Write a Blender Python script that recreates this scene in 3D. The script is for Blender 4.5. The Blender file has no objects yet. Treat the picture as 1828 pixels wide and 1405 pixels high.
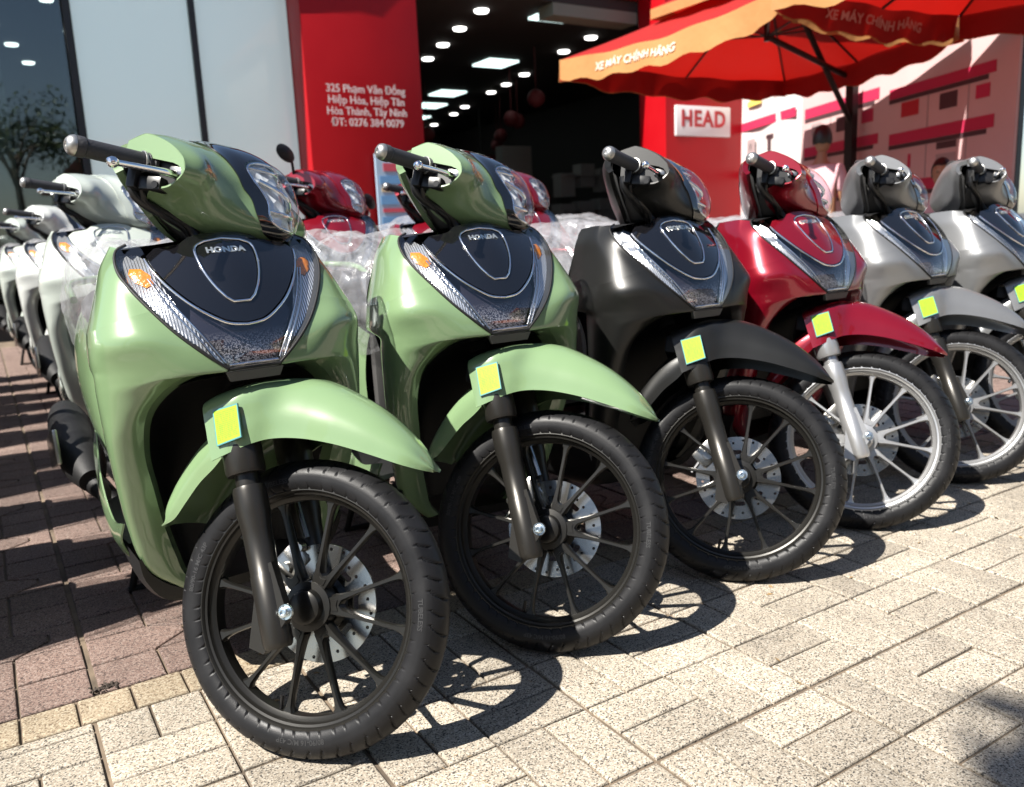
import bpy, bmesh, math, random
import numpy as np
from mathutils import Vector, Matrix
from mathutils.geometry import delaunay_2d_cdt

random.seed(7)
rng = np.random.default_rng(7)
S = bpy.context.scene
COL = S.collection
R = math.radians

# ------------------------------------------------------------------ camera
cd = bpy.data.cameras.new('camera')
cam = bpy.data.objects.new('camera', cd)
COL.objects.link(cam)
cr_ = Vector((0.8440054, -0.5345253, -0.0440182))
cu_ = Vector((0.1376378, 0.1365400, 0.9810263))
cf_ = Vector((0.5183731, 0.8340501, -0.1888114))
mw = Matrix((cr_, cu_, -cf_)).transposed().to_4x4()
mw.translation = Vector((0, 0, 0.93681))
cam.matrix_world = mw
cd.sensor_fit = 'HORIZONTAL'
cd.sensor_width = 36.0
cd.lens = 36.0 * 1496.78 / 1828.0
cd.clip_start = 0.05
cd.clip_end = 600
cd.dof.use_dof = True
cd.dof.focus_distance = 1.62
cd.dof.aperture_fstop = cd.lens / 1000.0 / 0.0062
S.camera = cam

# ------------------------------------------------------------------ world, sun, exposure
SUN_DIR = Vector((0.40, 0.058, -0.516)).normalized()
w = bpy.data.worlds.new('World')
S.world = w
w.use_nodes = True
wn = w.node_tree
wn.nodes.clear()
sky = wn.nodes.new('ShaderNodeTexSky')
sky.sky_type = 'NISHITA'
sky.sun_disc = False
sky.sun_elevation = math.asin(-SUN_DIR.z)
sky.sun_rotation = math.atan2(-SUN_DIR.x, -SUN_DIR.y)
sky.air_density = 1.0
sky.dust_density = 0.7
bg = wn.nodes.new('ShaderNodeBackground')
bg.inputs['Strength'].default_value = 0.05
wo = wn.nodes.new('ShaderNodeOutputWorld')
wn.links.new(sky.outputs[0], bg.inputs[0])
wn.links.new(bg.outputs[0], wo.inputs[0])
sl = bpy.data.lights.new('sun', 'SUN')
sl.energy = 5.0
sl.angle = R(0.53)
sl.color = (1.0, 0.955, 0.88)
sun = bpy.data.objects.new('sun', sl)
COL.objects.link(sun)
sun.rotation_euler = SUN_DIR.to_track_quat('-Z', 'Y').to_euler()
sun.location = (-8, -1, 12)
S.view_settings.view_transform = 'Standard'
S.view_settings.look = 'None'
S.view_settings.gamma = 1.0
S.view_settings.exposure = 1.55
S.view_settings.use_curve_mapping = False
S.cycles.use_denoising = True
S.cycles.max_bounces = 8
S.cycles.transparent_max_bounces = 16
S.cycles.sample_clamp_indirect = 6.0

# ------------------------------------------------------------------ materials
def new_mat(name):
    m = bpy.data.materials.new(name)
    m.use_nodes = True
    nt = m.node_tree
    return m, nt, nt.nodes['Principled BSDF']

def pbr(name, col, rough=.5, metal=0., coat=0., spec=.5, bump=None, noise=None, emit=None, coat_rough=.03):
    """bump=(scale,strength); noise=(scale,amount) value mottling"""
    m, nt, p = new_mat(name)
    p.inputs['Base Color'].default_value = (*col, 1)
    p.inputs['Roughness'].default_value = rough
    p.inputs['Metallic'].default_value = metal
    p.inputs['Coat Weight'].default_value = coat
    p.inputs['Coat Roughness'].default_value = coat_rough
    p.inputs['Specular IOR Level'].default_value = spec
    if emit:
        p.inputs['Emission Color'].default_value = (*emit[0], 1)
        p.inputs['Emission Strength'].default_value = emit[1]
    tc = None
    if bump or noise:
        tc = nt.nodes.new('ShaderNodeTexCoord')
    if bump:
        n = nt.nodes.new('ShaderNodeTexNoise')
        n.inputs['Scale'].default_value = bump[0]
        n.inputs['Detail'].default_value = 3
        nt.links.new(tc.outputs['Object'], n.inputs['Vector'])
        b = nt.nodes.new('ShaderNodeBump')
        b.inputs['Strength'].default_value = bump[1]
        b.inputs['Distance'].default_value = .002
        nt.links.new(n.outputs['Fac'], b.inputs['Height'])
        nt.links.new(b.outputs[0], p.inputs['Normal'])
    if noise:
        n = nt.nodes.new('ShaderNodeTexNoise')
        n.inputs['Scale'].default_value = noise[0]
        n.inputs['Detail'].default_value = 4
        nt.links.new(tc.outputs['Object'], n.inputs['Vector'])
        r = nt.nodes.new('ShaderNodeMapRange')
        r.inputs[1].default_value = .3; r.inputs[2].default_value = .7
        r.inputs[3].default_value = 1 - noise[1]; r.inputs[4].default_value = 1 + noise[1]
        nt.links.new(n.outputs['Fac'], r.inputs[0])
        mx = nt.nodes.new('ShaderNodeVectorMath'); mx.operation = 'SCALE'
        mx.inputs[0].default_value = col
        nt.links.new(r.outputs[0], mx.inputs['Scale'])
        nt.links.new(mx.outputs[0], p.inputs['Base Color'])
        # roughness varies with the same mottling
        r2 = nt.nodes.new('ShaderNodeMapRange')
        r2.inputs[1].default_value = .3; r2.inputs[2].default_value = .7
        r2.inputs[3].default_value = rough * .85; r2.inputs[4].default_value = min(1, rough * 1.15)
        nt.links.new(n.outputs['Fac'], r2.inputs[0])
        nt.links.new(r2.outputs[0], p.inputs['Roughness'])
    return m

M = {}
M['green'] = pbr('sage green paint', (.134, .205, .104), .28, coat=1.0, spec=.25, bump=(11, .10))
M['matt_black'] = pbr('satin black paint', (.010, .010, .0095), .36, metal=.25, spec=.5, bump=(900, .03))
M['red'] = pbr('candy red paint', (.19, .002, .011), .28, metal=.5, coat=1.0, bump=(11, .10))
M['silver'] = pbr('matte silver paint', (.20, .203, .206), .34, metal=.6, bump=(1200, .03))
M['white'] = pbr('pearl white paint', (.46, .475, .455), .28, coat=1.0)
M['grey_white'] = pbr('pale grey green paint', (.36, .395, .36), .28, coat=1.0)
M['gloss_black'] = pbr('piano black', (.004, .004, .005), .06, coat=1.0, coat_rough=.01)
M['plastic'] = pbr('black textured plastic', (.007, .007, .0075), .55, spec=.3, bump=(700, .25))
M['plastic_grey'] = pbr('grey textured plastic', (.05, .049, .048), .6, bump=(700, .2))
M['rubber_grip'] = pbr('grip rubber', (.018, .018, .022), .6, bump=(260, .5))
M['tyre'] = pbr('tyre rubber', (.0070, .0070, .0078), .46, spec=.22, noise=(18, .25), bump=(500, .12))
M['tyre_letter'] = pbr('tyre raised letters', (.0150, .0150, .016), .5)
M['rim_black'] = pbr('black alloy', (.022, .021, .019), .30, metal=.6, bump=(900, .04))
M['rim_silver'] = pbr('silver alloy', (.42, .42, .42), .30, metal=.75)
M['fork_black'] = pbr('black fork', (.028, .026, .023), .32, metal=.6)
M['steel'] = pbr('machined steel', (.36, .35, .33), .24, metal=1., bump=(300, .05))
M['chrome'] = pbr('chrome', (.82, .82, .83), .06, metal=1.)
M['bolt'] = pbr('zinc bolt', (.66, .74, .78), .25, metal=1.)
M['bar_end'] = pbr('bar end', (.40, .39, .37), .35, metal=.9)
M['sticker'] = None
M['amber'] = pbr('amber bulb cover', (.66, .20, .012), .22, coat=.8, bump=(170, 1.0))
M['letter_silver'] = pbr('badge letters', (.80, .80, .72), .2, metal=.9)
M['seat'] = pbr('seat vinyl', (.012, .012, .013), .5, bump=(500, .3))
M['tail_red'] = pbr('red tail lens', (.35, .005, .01), .1, coat=1.)
M['rubber_hose'] = pbr('hose rubber', (.006, .006, .0065), .35, spec=.35)

def mat_sticker():
    m, nt, p = new_mat('yellow energy label print')
    tc = nt.nodes.new('ShaderNodeTexCoord')
    sep = nt.nodes.new('ShaderNodeSeparateXYZ')
    nt.links.new(tc.outputs['UV'], sep.inputs[0])
    def mth(op, a, b=None):
        n = nt.nodes.new('ShaderNodeMath'); n.operation = op
        for i, v in enumerate((a, b)):
            if v is None: continue
            if isinstance(v, (int, float)): n.inputs[i].default_value = v
            else: nt.links.new(v, n.inputs[i])
        return n.outputs[0]
    u, v = sep.outputs[0], sep.outputs[1]
    # border where near an edge
    eu = mth('MINIMUM', u, mth('SUBTRACT', 1.0, u)); ev = mth('MINIMUM', v, mth('SUBTRACT', 1.0, v))
    border = mth('LESS_THAN', mth('MINIMUM', eu, ev), .04)
    # lines of tiny print
    nz = nt.nodes.new('ShaderNodeTexNoise'); nz.inputs['Scale'].default_value = 44
    mp = nt.nodes.new('ShaderNodeMapping'); mp.inputs['Scale'].default_value = (1, .08, 1)
    nt.links.new(tc.outputs['UV'], mp.inputs[0]); nt.links.new(mp.outputs[0], nz.inputs['Vector'])
    row = mth('GREATER_THAN', mth('FRACT', mth('MULTIPLY', v, 19.0)), .5)
    ink = mth('MULTIPLY', row, mth('GREATER_THAN', nz.outputs['Fac'], .5))
    inkm = mth('MULTIPLY', ink, mth('GREATER_THAN', mth('MINIMUM', eu, ev), .11))
    m1 = nt.nodes.new('ShaderNodeMix'); m1.data_type = 'RGBA'
    m1.inputs[6].default_value = (.225, .42, .012, 1); m1.inputs[7].default_value = (.12, .25, .02, 1)
    nt.links.new(inkm, m1.inputs[0])
    m2 = nt.nodes.new('ShaderNodeMix'); m2.data_type = 'RGBA'
    m2.inputs[7].default_value = (.06, .19, .20, 1)
    nt.links.new(border, m2.inputs[0]); nt.links.new(m1.outputs[2], m2.inputs[6])
    nt.links.new(m2.outputs[2], p.inputs['Base Color'])
    p.inputs['Roughness'].default_value = .35
    return m
M['sticker'] = mat_sticker()

def mat_lens(name, tint=(.95, .96, .97), dark=.0):
    """thin clear plastic: mirror-like at grazing angles, see-through face on"""
    m = bpy.data.materials.new(name); m.use_nodes = True
    nt = m.node_tree; nt.nodes.clear()
    o = nt.nodes.new('ShaderNodeOutputMaterial')
    t = nt.nodes.new('ShaderNodeBsdfTransparent'); t.inputs[0].default_value = (*tint, 1)
    g = nt.nodes.new('ShaderNodeBsdfGlossy'); g.inputs['Roughness'].default_value = .02
    fr = nt.nodes.new('ShaderNodeLayerWeight'); fr.inputs[0].default_value = .5
    pw = nt.nodes.new('ShaderNodeMath'); pw.operation = 'POWER'; pw.inputs[1].default_value = 3.5
    nt.links.new(fr.outputs['Facing'], pw.inputs[0])
    ad = nt.nodes.new('ShaderNodeMath'); ad.operation = 'MULTIPLY_ADD'
    ad.inputs[1].default_value = .85; ad.inputs[2].default_value = .12; ad.use_clamp = True
    mx = nt.nodes.new('ShaderNodeMixShader')
    nt.links.new(pw.outputs[0], ad.inputs[0]); nt.links.new(ad.outputs[0], mx.inputs[0])
    nt.links.new(t.outputs[0], mx.inputs[1]); nt.links.new(g.outputs[0], mx.inputs[2])
    nt.links.new(mx.outputs[0], o.inputs[0])
    return m
M['lens'] = mat_lens('clear lamp lens')

def mat_reflector(name, kind):
    m, nt, p = new_mat(name)
    tc = nt.nodes.new('ShaderNodeTexCoord')
    if kind == 'ridge':
        p.inputs['Base Color'].default_value = (.80, .81, .83, 1); p.inputs['Metallic'].default_value = .8
        p.inputs['Roughness'].default_value = .13
        wv = nt.nodes.new('ShaderNodeTexWave'); wv.inputs['Scale'].default_value = 62
        wv.bands_direction = 'X'; wv.inputs['Distortion'].default_value = .0
        b = nt.nodes.new('ShaderNodeBump'); b.inputs['Strength'].default_value = .6; b.inputs['Distance'].default_value = .003
        nt.links.new(tc.outputs['Object'], wv.inputs['Vector']); nt.links.new(wv.outputs['Fac'], b.inputs['Height'])
        nt.links.new(b.outputs[0], p.inputs['Normal'])
    elif kind == 'dots':
        p.inputs['Roughness'].default_value = .18; p.inputs['Metallic'].default_value = .35
        vo = nt.nodes.new('ShaderNodeTexVoronoi'); vo.inputs['Scale'].default_value = 340; vo.feature = 'F1'
        nt.links.new(tc.outputs['Object'], vo.inputs['Vector'])
        a = nt.nodes.new('ShaderNodeMath'); a.operation = 'COMPARE'; a.inputs[1].default_value = .36; a.inputs[2].default_value = .10
        nt.links.new(vo.outputs['Distance'], a.inputs[0])
        mx = nt.nodes.new('ShaderNodeMix'); mx.data_type = 'RGBA'
        mx.inputs[6].default_value = (.026, .023, .032, 1); mx.inputs[7].default_value = (.40, .385, .42, 1)
        sz = nt.nodes.new('ShaderNodeSeparateXYZ'); nt.links.new(tc.outputs['Object'], sz.inputs[0])
        rm = nt.nodes.new('ShaderNodeMapRange'); rm.inputs[1].default_value = .790; rm.inputs[2].default_value = .755
        nt.links.new(sz.outputs[2], rm.inputs[0])
        mm = nt.nodes.new('ShaderNodeMath'); mm.operation = 'MULTIPLY'
        nt.links.new(a.outputs[0], mm.inputs[0]); nt.links.new(rm.outputs[0], mm.inputs[1])
        nt.links.new(mm.outputs[0], mx.inputs[0]); nt.links.new(mx.outputs[2], p.inputs['Base Color'])
    elif kind == 'facet':
        p.inputs['Base Color'].default_value = (.70, .72, .74, 1); p.inputs['Metallic'].default_value = .3
        p.inputs['Roughness'].default_value = .2
        vo = nt.nodes.new('ShaderNodeTexVoronoi'); vo.inputs['Scale'].default_value = 38
        nt.links.new(tc.outputs['Object'], vo.inputs['Vector'])
        b = nt.nodes.new('ShaderNodeBump'); b.inputs['Strength'].default_value = .9; b.inputs['Distance'].default_value = .01
        nt.links.new(vo.outputs['Distance'], b.inputs['Height']); nt.links.new(b.outputs[0], p.inputs['Normal'])
    return m
M['ridge'] = mat_reflector('fluted lamp reflector', 'ridge')
M['dots'] = mat_reflector('patterned lamp base', 'dots')
M['facet'] = mat_reflector('headlamp reflector', 'facet')

def mat_film():
    m = bpy.data.materials.new('crinkled plastic film'); m.use_nodes = True
    nt = m.node_tree; nt.nodes.clear()
    o = nt.nodes.new('ShaderNodeOutputMaterial')
    tc = nt.nodes.new('ShaderNodeTexCoord')
    n = nt.nodes.new('ShaderNodeTexNoise'); n.inputs['Scale'].default_value = 22; n.inputs['Detail'].default_value = 6
    n.inputs['Distortion'].default_value = 1.6
    v = nt.nodes.new('ShaderNodeTexVoronoi'); v.inputs['Scale'].default_value = 22; v.feature = 'DISTANCE_TO_EDGE'
    ad = nt.nodes.new('ShaderNodeMath'); ad.operation = 'ADD'
    mpf = nt.nodes.new('ShaderNodeMapping'); mpf.inputs['Scale'].default_value = (1.3, .55, .45); mpf.inputs['Rotation'].default_value = (.5, .3, .4)
    nt.links.new(tc.outputs['Object'], mpf.inputs[0])
    for x in (n, v): nt.links.new(mpf.outputs[0], x.inputs['Vector'])
    nt.links.new(n.outputs['Fac'], ad.inputs[0]); nt.links.new(v.outputs['Distance'], ad.inputs[1])
    b = nt.nodes.new('ShaderNodeBump'); b.inputs['Strength'].default_value = .5; b.inputs['Distance'].default_value = .015
    nt.links.new(ad.outputs[0], b.inputs['Height'])
    t = nt.nodes.new('ShaderNodeBsdfTransparent')
    g = nt.nodes.new('ShaderNodeBsdfGlossy'); g.inputs['Roughness'].default_value = .24
    d = nt.nodes.new('ShaderNodeBsdfDiffuse'); d.inputs['Color'].default_value = (.46, .46, .48, 1)
    nt.links.new(b.outputs[0], g.inputs['Normal']); nt.links.new(b.outputs[0], d.inputs['Normal'])
    m1 = nt.nodes.new('ShaderNodeMixShader'); m1.inputs[0].default_value = .62
    nt.links.new(g.outputs[0], m1.inputs[1]); nt.links.new(d.outputs[0], m1.inputs[2])
    m2 = nt.nodes.new('ShaderNodeMixShader')
    r = nt.nodes.new('ShaderNodeMapRange'); r.inputs[1].default_value = .3; r.inputs[2].default_value = .75
    r.inputs[3].default_value = .14; r.inputs[4].default_value = .44
    nt.links.new(n.outputs['Fac'], r.inputs[0]); nt.links.new(r.outputs[0], m2.inputs[0])
    nt.links.new(t.outputs[0], m2.inputs[1]); nt.links.new(m1.outputs[0], m2.inputs[2])
    nt.links.new(m2.outputs[0], o.inputs[0])
    return m
M['film'] = mat_film()

def mat_terrazzo(name, base, stone, dark, joint_tint=.0, scale=260):
    """ground aggregate: pale matrix with stone chips; per-paver shade from Object Info"""
    m, nt, p = new_mat(name)
    geo = nt.nodes.new('ShaderNodeNewGeometry')
    v = nt.nodes.new('ShaderNodeTexVoronoi'); v.inputs['Scale'].default_value = scale
    nt.links.new(geo.outputs['Position'], v.inputs['Vector'])
    n = nt.nodes.new('ShaderNodeTexNoise'); n.inputs['Scale'].default_value = scale * .75; n.inputs['Detail'].default_value = 2
    nt.links.new(geo.outputs['Position'], n.inputs['Vector'])
    n2 = nt.nodes.new('ShaderNodeTexNoise'); n2.inputs['Scale'].default_value = 4.5; n2.inputs['Detail'].default_value = 5
    nt.links.new(geo.outputs['Position'], n2.inputs['Vector'])
    cr = nt.nodes.new('ShaderNodeValToRGB')
    e = cr.color_ramp.elements
    e[0].position = .32; e[0].color = (*dark, 1)
    e[1].position = .42; e[1].color = (*base, 1)
    x = e.new(.58); x.color = (*base, 1)
    y = e.new(.68); y.color = (*stone, 1)
    sp = nt.nodes.new('ShaderNodeSeparateColor')
    nt.links.new(v.outputs['Color'], sp.inputs[0])
    mxf = nt.nodes.new('ShaderNodeMix'); mxf.data_type = 'FLOAT'; mxf.inputs[0].default_value = .42
    nt.links.new(n.outputs['Fac'], mxf.inputs[2]); nt.links.new(sp.outputs[0], mxf.inputs[3])
    nt.links.new(mxf.outputs[0], cr.inputs[0])
    oi = nt.nodes.new('ShaderNodeObjectInfo')
    r = nt.nodes.new('ShaderNodeMapRange'); r.inputs[3].default_value = .80; r.inputs[4].default_value = 1.12
    nt.links.new(oi.outputs['Random'], r.inputs[0])
    r2 = nt.nodes.new('ShaderNodeMapRange'); r2.inputs[1].default_value = .3; r2.inputs[2].default_value = .7
    r2.inputs[3].default_value = .78; r2.inputs[4].default_value = 1.08
    nt.links.new(n2.outputs['Fac'], r2.inputs[0])
    ml = nt.nodes.new('ShaderNodeMath'); ml.operation = 'MULTIPLY'
    nt.links.new(r.outputs[0], ml.inputs[0]); nt.links.new(r2.outputs[0], ml.inputs[1])
    sc = nt.nodes.new('ShaderNodeVectorMath'); sc.operation = 'SCALE'
    nt.links.new(cr.outputs[0], sc.inputs[0]); nt.links.new(ml.outputs[0], sc.inputs['Scale'])
    nt.links.new(sc.outputs[0], p.inputs['Base Color'])
    p.inputs['Roughness'].default_value = .75
    b = nt.nodes.new('ShaderNodeBump'); b.inputs['Strength'].default_value = .35; b.inputs['Distance'].default_value = .002
    nt.links.new(mxf.outputs[0], b.inputs['Height']); nt.links.new(b.outputs[0], p.inputs['Normal'])
    return m
M['paver_pale'] = mat_terrazzo('pale terrazzo paver', (.285, .244, .190), (.405, .368, .31), (.040, .036, .031), scale=360)
M['paver_red'] = mat_terrazzo('reddish terrazzo paver', (.135, .088, .072), (.205, .158, .135), (.033, .021, .018), scale=330)
M['paver_yellow'] = mat_terrazzo('yellowish terrazzo paver', (.24, .19, .128), (.32, .28, .205), (.09, .062, .038), scale=300)
M['joint'] = pbr('sandy joint', (.105, .078, .053), .9, bump=(90, .8), noise=(9, .55))

# ------------------------------------------------------------------ mesh tools (model frame: x forward, y left, z up)
def cr(P, n):
    """Catmull-Rom resample of polyline P to n points"""
    P = np.asarray(P, float)
    if len(P) == 2:
        t = np.linspace(0, 1, n)[:, None]
        return P[0] * (1 - t) + P[1] * t
    d = np.linalg.norm(np.diff(P, axis=0), axis=1) ** .5 + 1e-6
    T = np.concatenate([[0], np.cumsum(d)])
    E = np.vstack([2 * P[0] - P[1], P, 2 * P[-1] - P[-2]])
    TT = np.concatenate([[T[0] - d[0]], T, [T[-1] + d[-1]]])
    out = []
    for t in np.linspace(0, T[-1], n):
        i = min(max(np.searchsorted(T, t, side='right') - 1, 0), len(P) - 2)
        p0, p1, p2, p3 = E[i:i + 4]; t0, t1, t2, t3 = TT[i:i + 4]
        A1 = (t1 - t) / (t1 - t0) * p0 + (t - t0) / (t1 - t0) * p1
        A2 = (t2 - t) / (t2 - t1) * p1 + (t - t1) / (t2 - t1) * p2
        A3 = (t3 - t) / (t3 - t2) * p2 + (t - t2) / (t3 - t2) * p3
        B1 = (t2 - t) / (t2 - t0) * A1 + (t - t0) / (t2 - t0) * A2
        B2 = (t3 - t) / (t3 - t1) * A2 + (t - t1) / (t3 - t1) * A3
        out.append((t2 - t) / (t2 - t1) * B1 + (t - t1) / (t2 - t1) * B2)
    return np.array(out)

def surf(rows, nu, nv):
    """smooth grid through rows of control points -> (nu,nv,3)"""
    a = np.array([cr(r, nv) for r in rows])
    return np.stack([cr(a[:, j], nu) for j in range(nv)], 1)

class MB:
    def __init__(self):
        self.v = []; self.f = []; self.uv = None
    def add(self, v, f):
        o = len(self.v)
        self.v += [tuple(map(float, p)) for p in v]
        self.f += [tuple(i + o for i in q) for q in f]
        return self
    def grid(self, G, wrap_u=False, wrap_v=False, flip=False):
        nu, nv = G.shape[:2]
        f = []
        for i in range(nu if wrap_u else nu - 1):
            for j in range(nv if wrap_v else nv - 1):
                a, b = i * nv + j, ((i + 1) % nu) * nv + j
                c, d = ((i + 1) % nu) * nv + (j + 1) % nv, i * nv + (j + 1) % nv
                f.append((a, d, c, b) if flip else (a, b, c, d))
        return self.add(G.reshape(-1, 3), f)
    def mirror(self):
        n = len(self.v)
        self.v += [(x, -y, z) for x, y, z in self.v]
        self.f += [tuple(i + n for i in reversed(q)) for q in self.f]
        return self
    def box(self, c, s, rot=None, bev=0.):
        sx, sy, sz = [q / 2 for q in s]
        if bev <= 0:
            v = [(x * sx, y * sy, z * sz) for x in (-1, 1) for y in (-1, 1) for z in (-1, 1)]
            f = [(0, 1, 3, 2), (4, 6, 7, 5), (0, 4, 5, 1), (2, 3, 7, 6), (0, 2, 6, 4), (1, 5, 7, 3)]
        else:
            bm = bmesh.new(); bmesh.ops.create_cube(bm, size=1)
            for q in bm.verts: q.co = Vector((q.co.x * s[0], q.co.y * s[1], q.co.z * s[2]))
            bmesh.ops.bevel(bm, geom=bm.edges[:], offset=bev, segments=2, affect='EDGES', profile=.6)
            bm.verts.index_update()
            v = [tuple(q.co) for q in bm.verts]; f = [[q.index for q in g.verts] for g in bm.faces]; bm.free()
        v = np.array(v)
        if rot is not None: v = v @ np.array(rot).T
        return self.add(v + np.array(c), f)
    def tube(self, pts, r, n=12, cap=True, smooth=0):
        P = np.array(pts, float)
        if smooth: P = cr(P, smooth)
        k = len(P)
        rr = np.interp(np.linspace(0, 1, k), np.linspace(0, 1, len(r)), r) if hasattr(r, '__len__') else np.full(k, r)
        T = np.gradient(P, axis=0); T /= np.linalg.norm(T, axis=1)[:, None] + 1e-12
        a = np.array([0, 0, 1.]) if abs(T[0][2]) < .9 else np.array([1., 0, 0])
        u = np.cross(T[0], a); u /= np.linalg.norm(u)
        G = np.zeros((k, n, 3)); an = np.linspace(0, 2 * np.pi, n, endpoint=False)
        for i in range(k):
            u = u - T[i] * (u @ T[i]); u /= np.linalg.norm(u); vv = np.cross(T[i], u)
            G[i] = P[i] + rr[i] * (np.cos(an)[:, None] * u + np.sin(an)[:, None] * vv)
        b = len(self.v); self.grid(G, wrap_v=True)
        if cap:
            self.f.append(tuple(b + j for j in range(n)))
            self.f.append(tuple(b + (k - 1) * n + j for j in reversed(range(n))))
        return self
    def lathe(self, prof, o, d, n=48, closed=False):
        """prof: (t along axis, radius); o origin; d axis"""
        d = np.array(d, float); d /= np.linalg.norm(d); o = np.array(o, float)
        a = np.array([0, 0, 1.]) if abs(d[2]) < .9 else np.array([1., 0, 0])
        u = np.cross(d, a); u /= np.linalg.norm(u); vv = np.cross(d, u)
        an = np.linspace(0, 2 * np.pi, n, endpoint=False)
        ring = np.cos(an)[:, None] * u + np.sin(an)[:, None] * vv
        G = np.array([o + d * t + ring * r for t, r in prof])
        return self.grid(G, wrap_v=True, wrap_u=closed)
    def prism(self, poly, o, ex, ey, en, th):
        """2-D polygon poly in plane (o,ex,ey) extruded by th along en (both ways half)"""
        o, ex, ey, en = [np.array(q, float) for q in (o, ex, ey, en)]
        n = len(poly)
        A = [o + ex * a + ey * b + en * th / 2 for a, b in poly]; B = [o + ex * a + ey * b - en * th / 2 for a, b in poly]
        return self.add(A + B, [tuple(range(n)), tuple(reversed(range(n, 2 * n)))] + [(i, i + n, (i + 1) % n + n, (i + 1) % n) for i in range(n)])
    def make(self, name, mat, parent=None, frame='b', angle=38, smooth=True, solid=0.0, weld=0.0, recalc=True):
        me = bpy.data.meshes.new(name)
        v = np.array(self.v)
        if frame == 'b': v = np.stack([v[:, 1], -v[:, 0], v[:, 2]], 1)
        me.from_pydata(v.tolist(), [], self.f)
        if weld or solid or recalc:
            bm = bmesh.new(); bm.from_mesh(me)
            if weld: bmesh.ops.remove_doubles(bm, verts=bm.verts[:], dist=weld)
            if recalc: bmesh.ops.recalc_face_normals(bm, faces=bm.faces[:])
            if solid: bmesh.ops.solidify(bm, geom=bm.faces[:], thickness=solid)
            bm.to_mesh(me); bm.free()
        if smooth:
            me.shade_smooth()
            me.set_sharp_from_angle(angle=R(angle))
        me.materials.append(mat)
        ob = bpy.data.objects.new(name, me)
        COL.objects.link(ob)
        if parent is not None: ob.parent = parent
        return ob

def inside(pt, poly):
    x, y = pt; c = False; n = len(poly)
    for i in range(n):
        x1, y1 = poly[i]; x2, y2 = poly[(i + 1) % n]
        if (y1 > y) != (y2 > y) and x < (x2 - x1) * (y - y1) / (y2 - y1) + x1: c = not c
    return c

def patch(outer, holes, fmap, res):
    """triangulated 2-D region mapped by fmap(a,b)->xyz; returns MB"""
    outer = [tuple(p) for p in outer]
    pts = []; edges = []
    for loop in [outer] + [list(map(tuple, h)) for h in holes]:
        b = len(pts); n = len(loop)
        pts += loop; edges += [(b + i, b + (i + 1) % n) for i in range(n)]
    A = np.array(outer); lo, hi = A.min(0), A.max(0)
    for a in np.arange(lo[0] + res / 2, hi[0], res):
        for b in np.arange(lo[1] + res / 2, hi[1], res):
            if inside((a, b), outer) and not any(inside((a, b), h) for h in holes): pts.append((a, b))
    r = delaunay_2d_cdt([Vector(p) for p in pts], edges, [], 0, 1e-6)
    vs, fs = r[0], r[2]
    keep = []
    for f in fs:
        c = sum((vs[i] for i in f), Vector((0, 0))) / len(f)
        if inside(c, outer) and not any(inside(c, h) for h in holes): keep.append(tuple(f))
    mb = MB(); mb.add([fmap(v.x, v.y) for v in vs], keep)
    return mb

def text_mb(s, size, bold=0., extrude=.0, align='CENTER', spacing=1., xs=1., line=1.):
    cu = bpy.data.curves.new('lettering', 'FONT')
    cu.body = s; cu.size = size; cu.align_x = align; cu.align_y = 'CENTER'; cu.offset = bold; cu.extrude = extrude
    cu.space_character = spacing; cu.space_line = line; cu.resolution_u = 3
    ob = bpy.data.objects.new('lettering', cu); COL.objects.link(ob)
    dg = bpy.context.evaluated_depsgraph_get()
    me = ob.evaluated_get(dg).to_mesh()
    v = [(p.co.x * xs, p.co.y, p.co.z) for p in me.vertices]; f = [tuple(p.vertices) for p in me.polygons]
    ob.evaluated_get(dg).to_mesh_clear()
    bpy.data.objects.remove(ob); bpy.data.curves.remove(cu)
    return v, f

def empty(name, loc=(0, 0, 0), label=None, cat=None, group=None, rot=(0, 0, 0)):
    o = bpy.data.objects.new(name, None); COL.objects.link(o)
    o.location = loc; o.rotation_euler = rot; o.empty_display_size = .1
    if label: o['label'] = label
    if cat: o['category'] = cat
    if group: o['group'] = group
    return o

def tag(o, label=None, cat=None, group=None, kind=None):
    for k, v in (('label', label), ('category', cat), ('group', group), ('kind', kind)):
        if v: o[k] = v
    return o
# ------------------------------------------------------------------ scooter (all dimensions in metres, wheel contact at the origin)
QF = [-0.1163, -0.6052, -2.2013, 3.2799, -1.4389, -4.6256, -15.6061, 15.1945]
def XF(y, z):
    """forward position of the front fascia at (y,z)"""
    q = z - .83
    return QF[0] + QF[1] * q + QF[2] * q * q + QF[3] * q ** 3 + (QF[4] + QF[5] * q + QF[6] * q * q) * y * y + QF[7] * y ** 4
def nF(y, z, e=1e-3):
    g = np.array([1, -(XF(y + e, z) - XF(y - e, z)) / (2 * e), -(XF(y, z + e) - XF(y, z - e)) / (2 * e)])
    return g / np.linalg.norm(g)
def face(off):
    def f(y, z):
        return np.array([XF(y, z), y, z]) + nF(y, z) * off
    return f
STEER_DIR = np.array([-math.sin(R(26.5)), 0, math.cos(R(26.5))])
STEER_P = np.array([.085, 0, 0])
def m2b(p): return Vector((p[1], -p[0], p[2]))
def steer_matrix(a):
    o = m2b(STEER_P)
    return Matrix.Translation(o) @ Matrix.Rotation(a, 4, m2b(STEER_DIR)) @ Matrix.Translation(-o)

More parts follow.
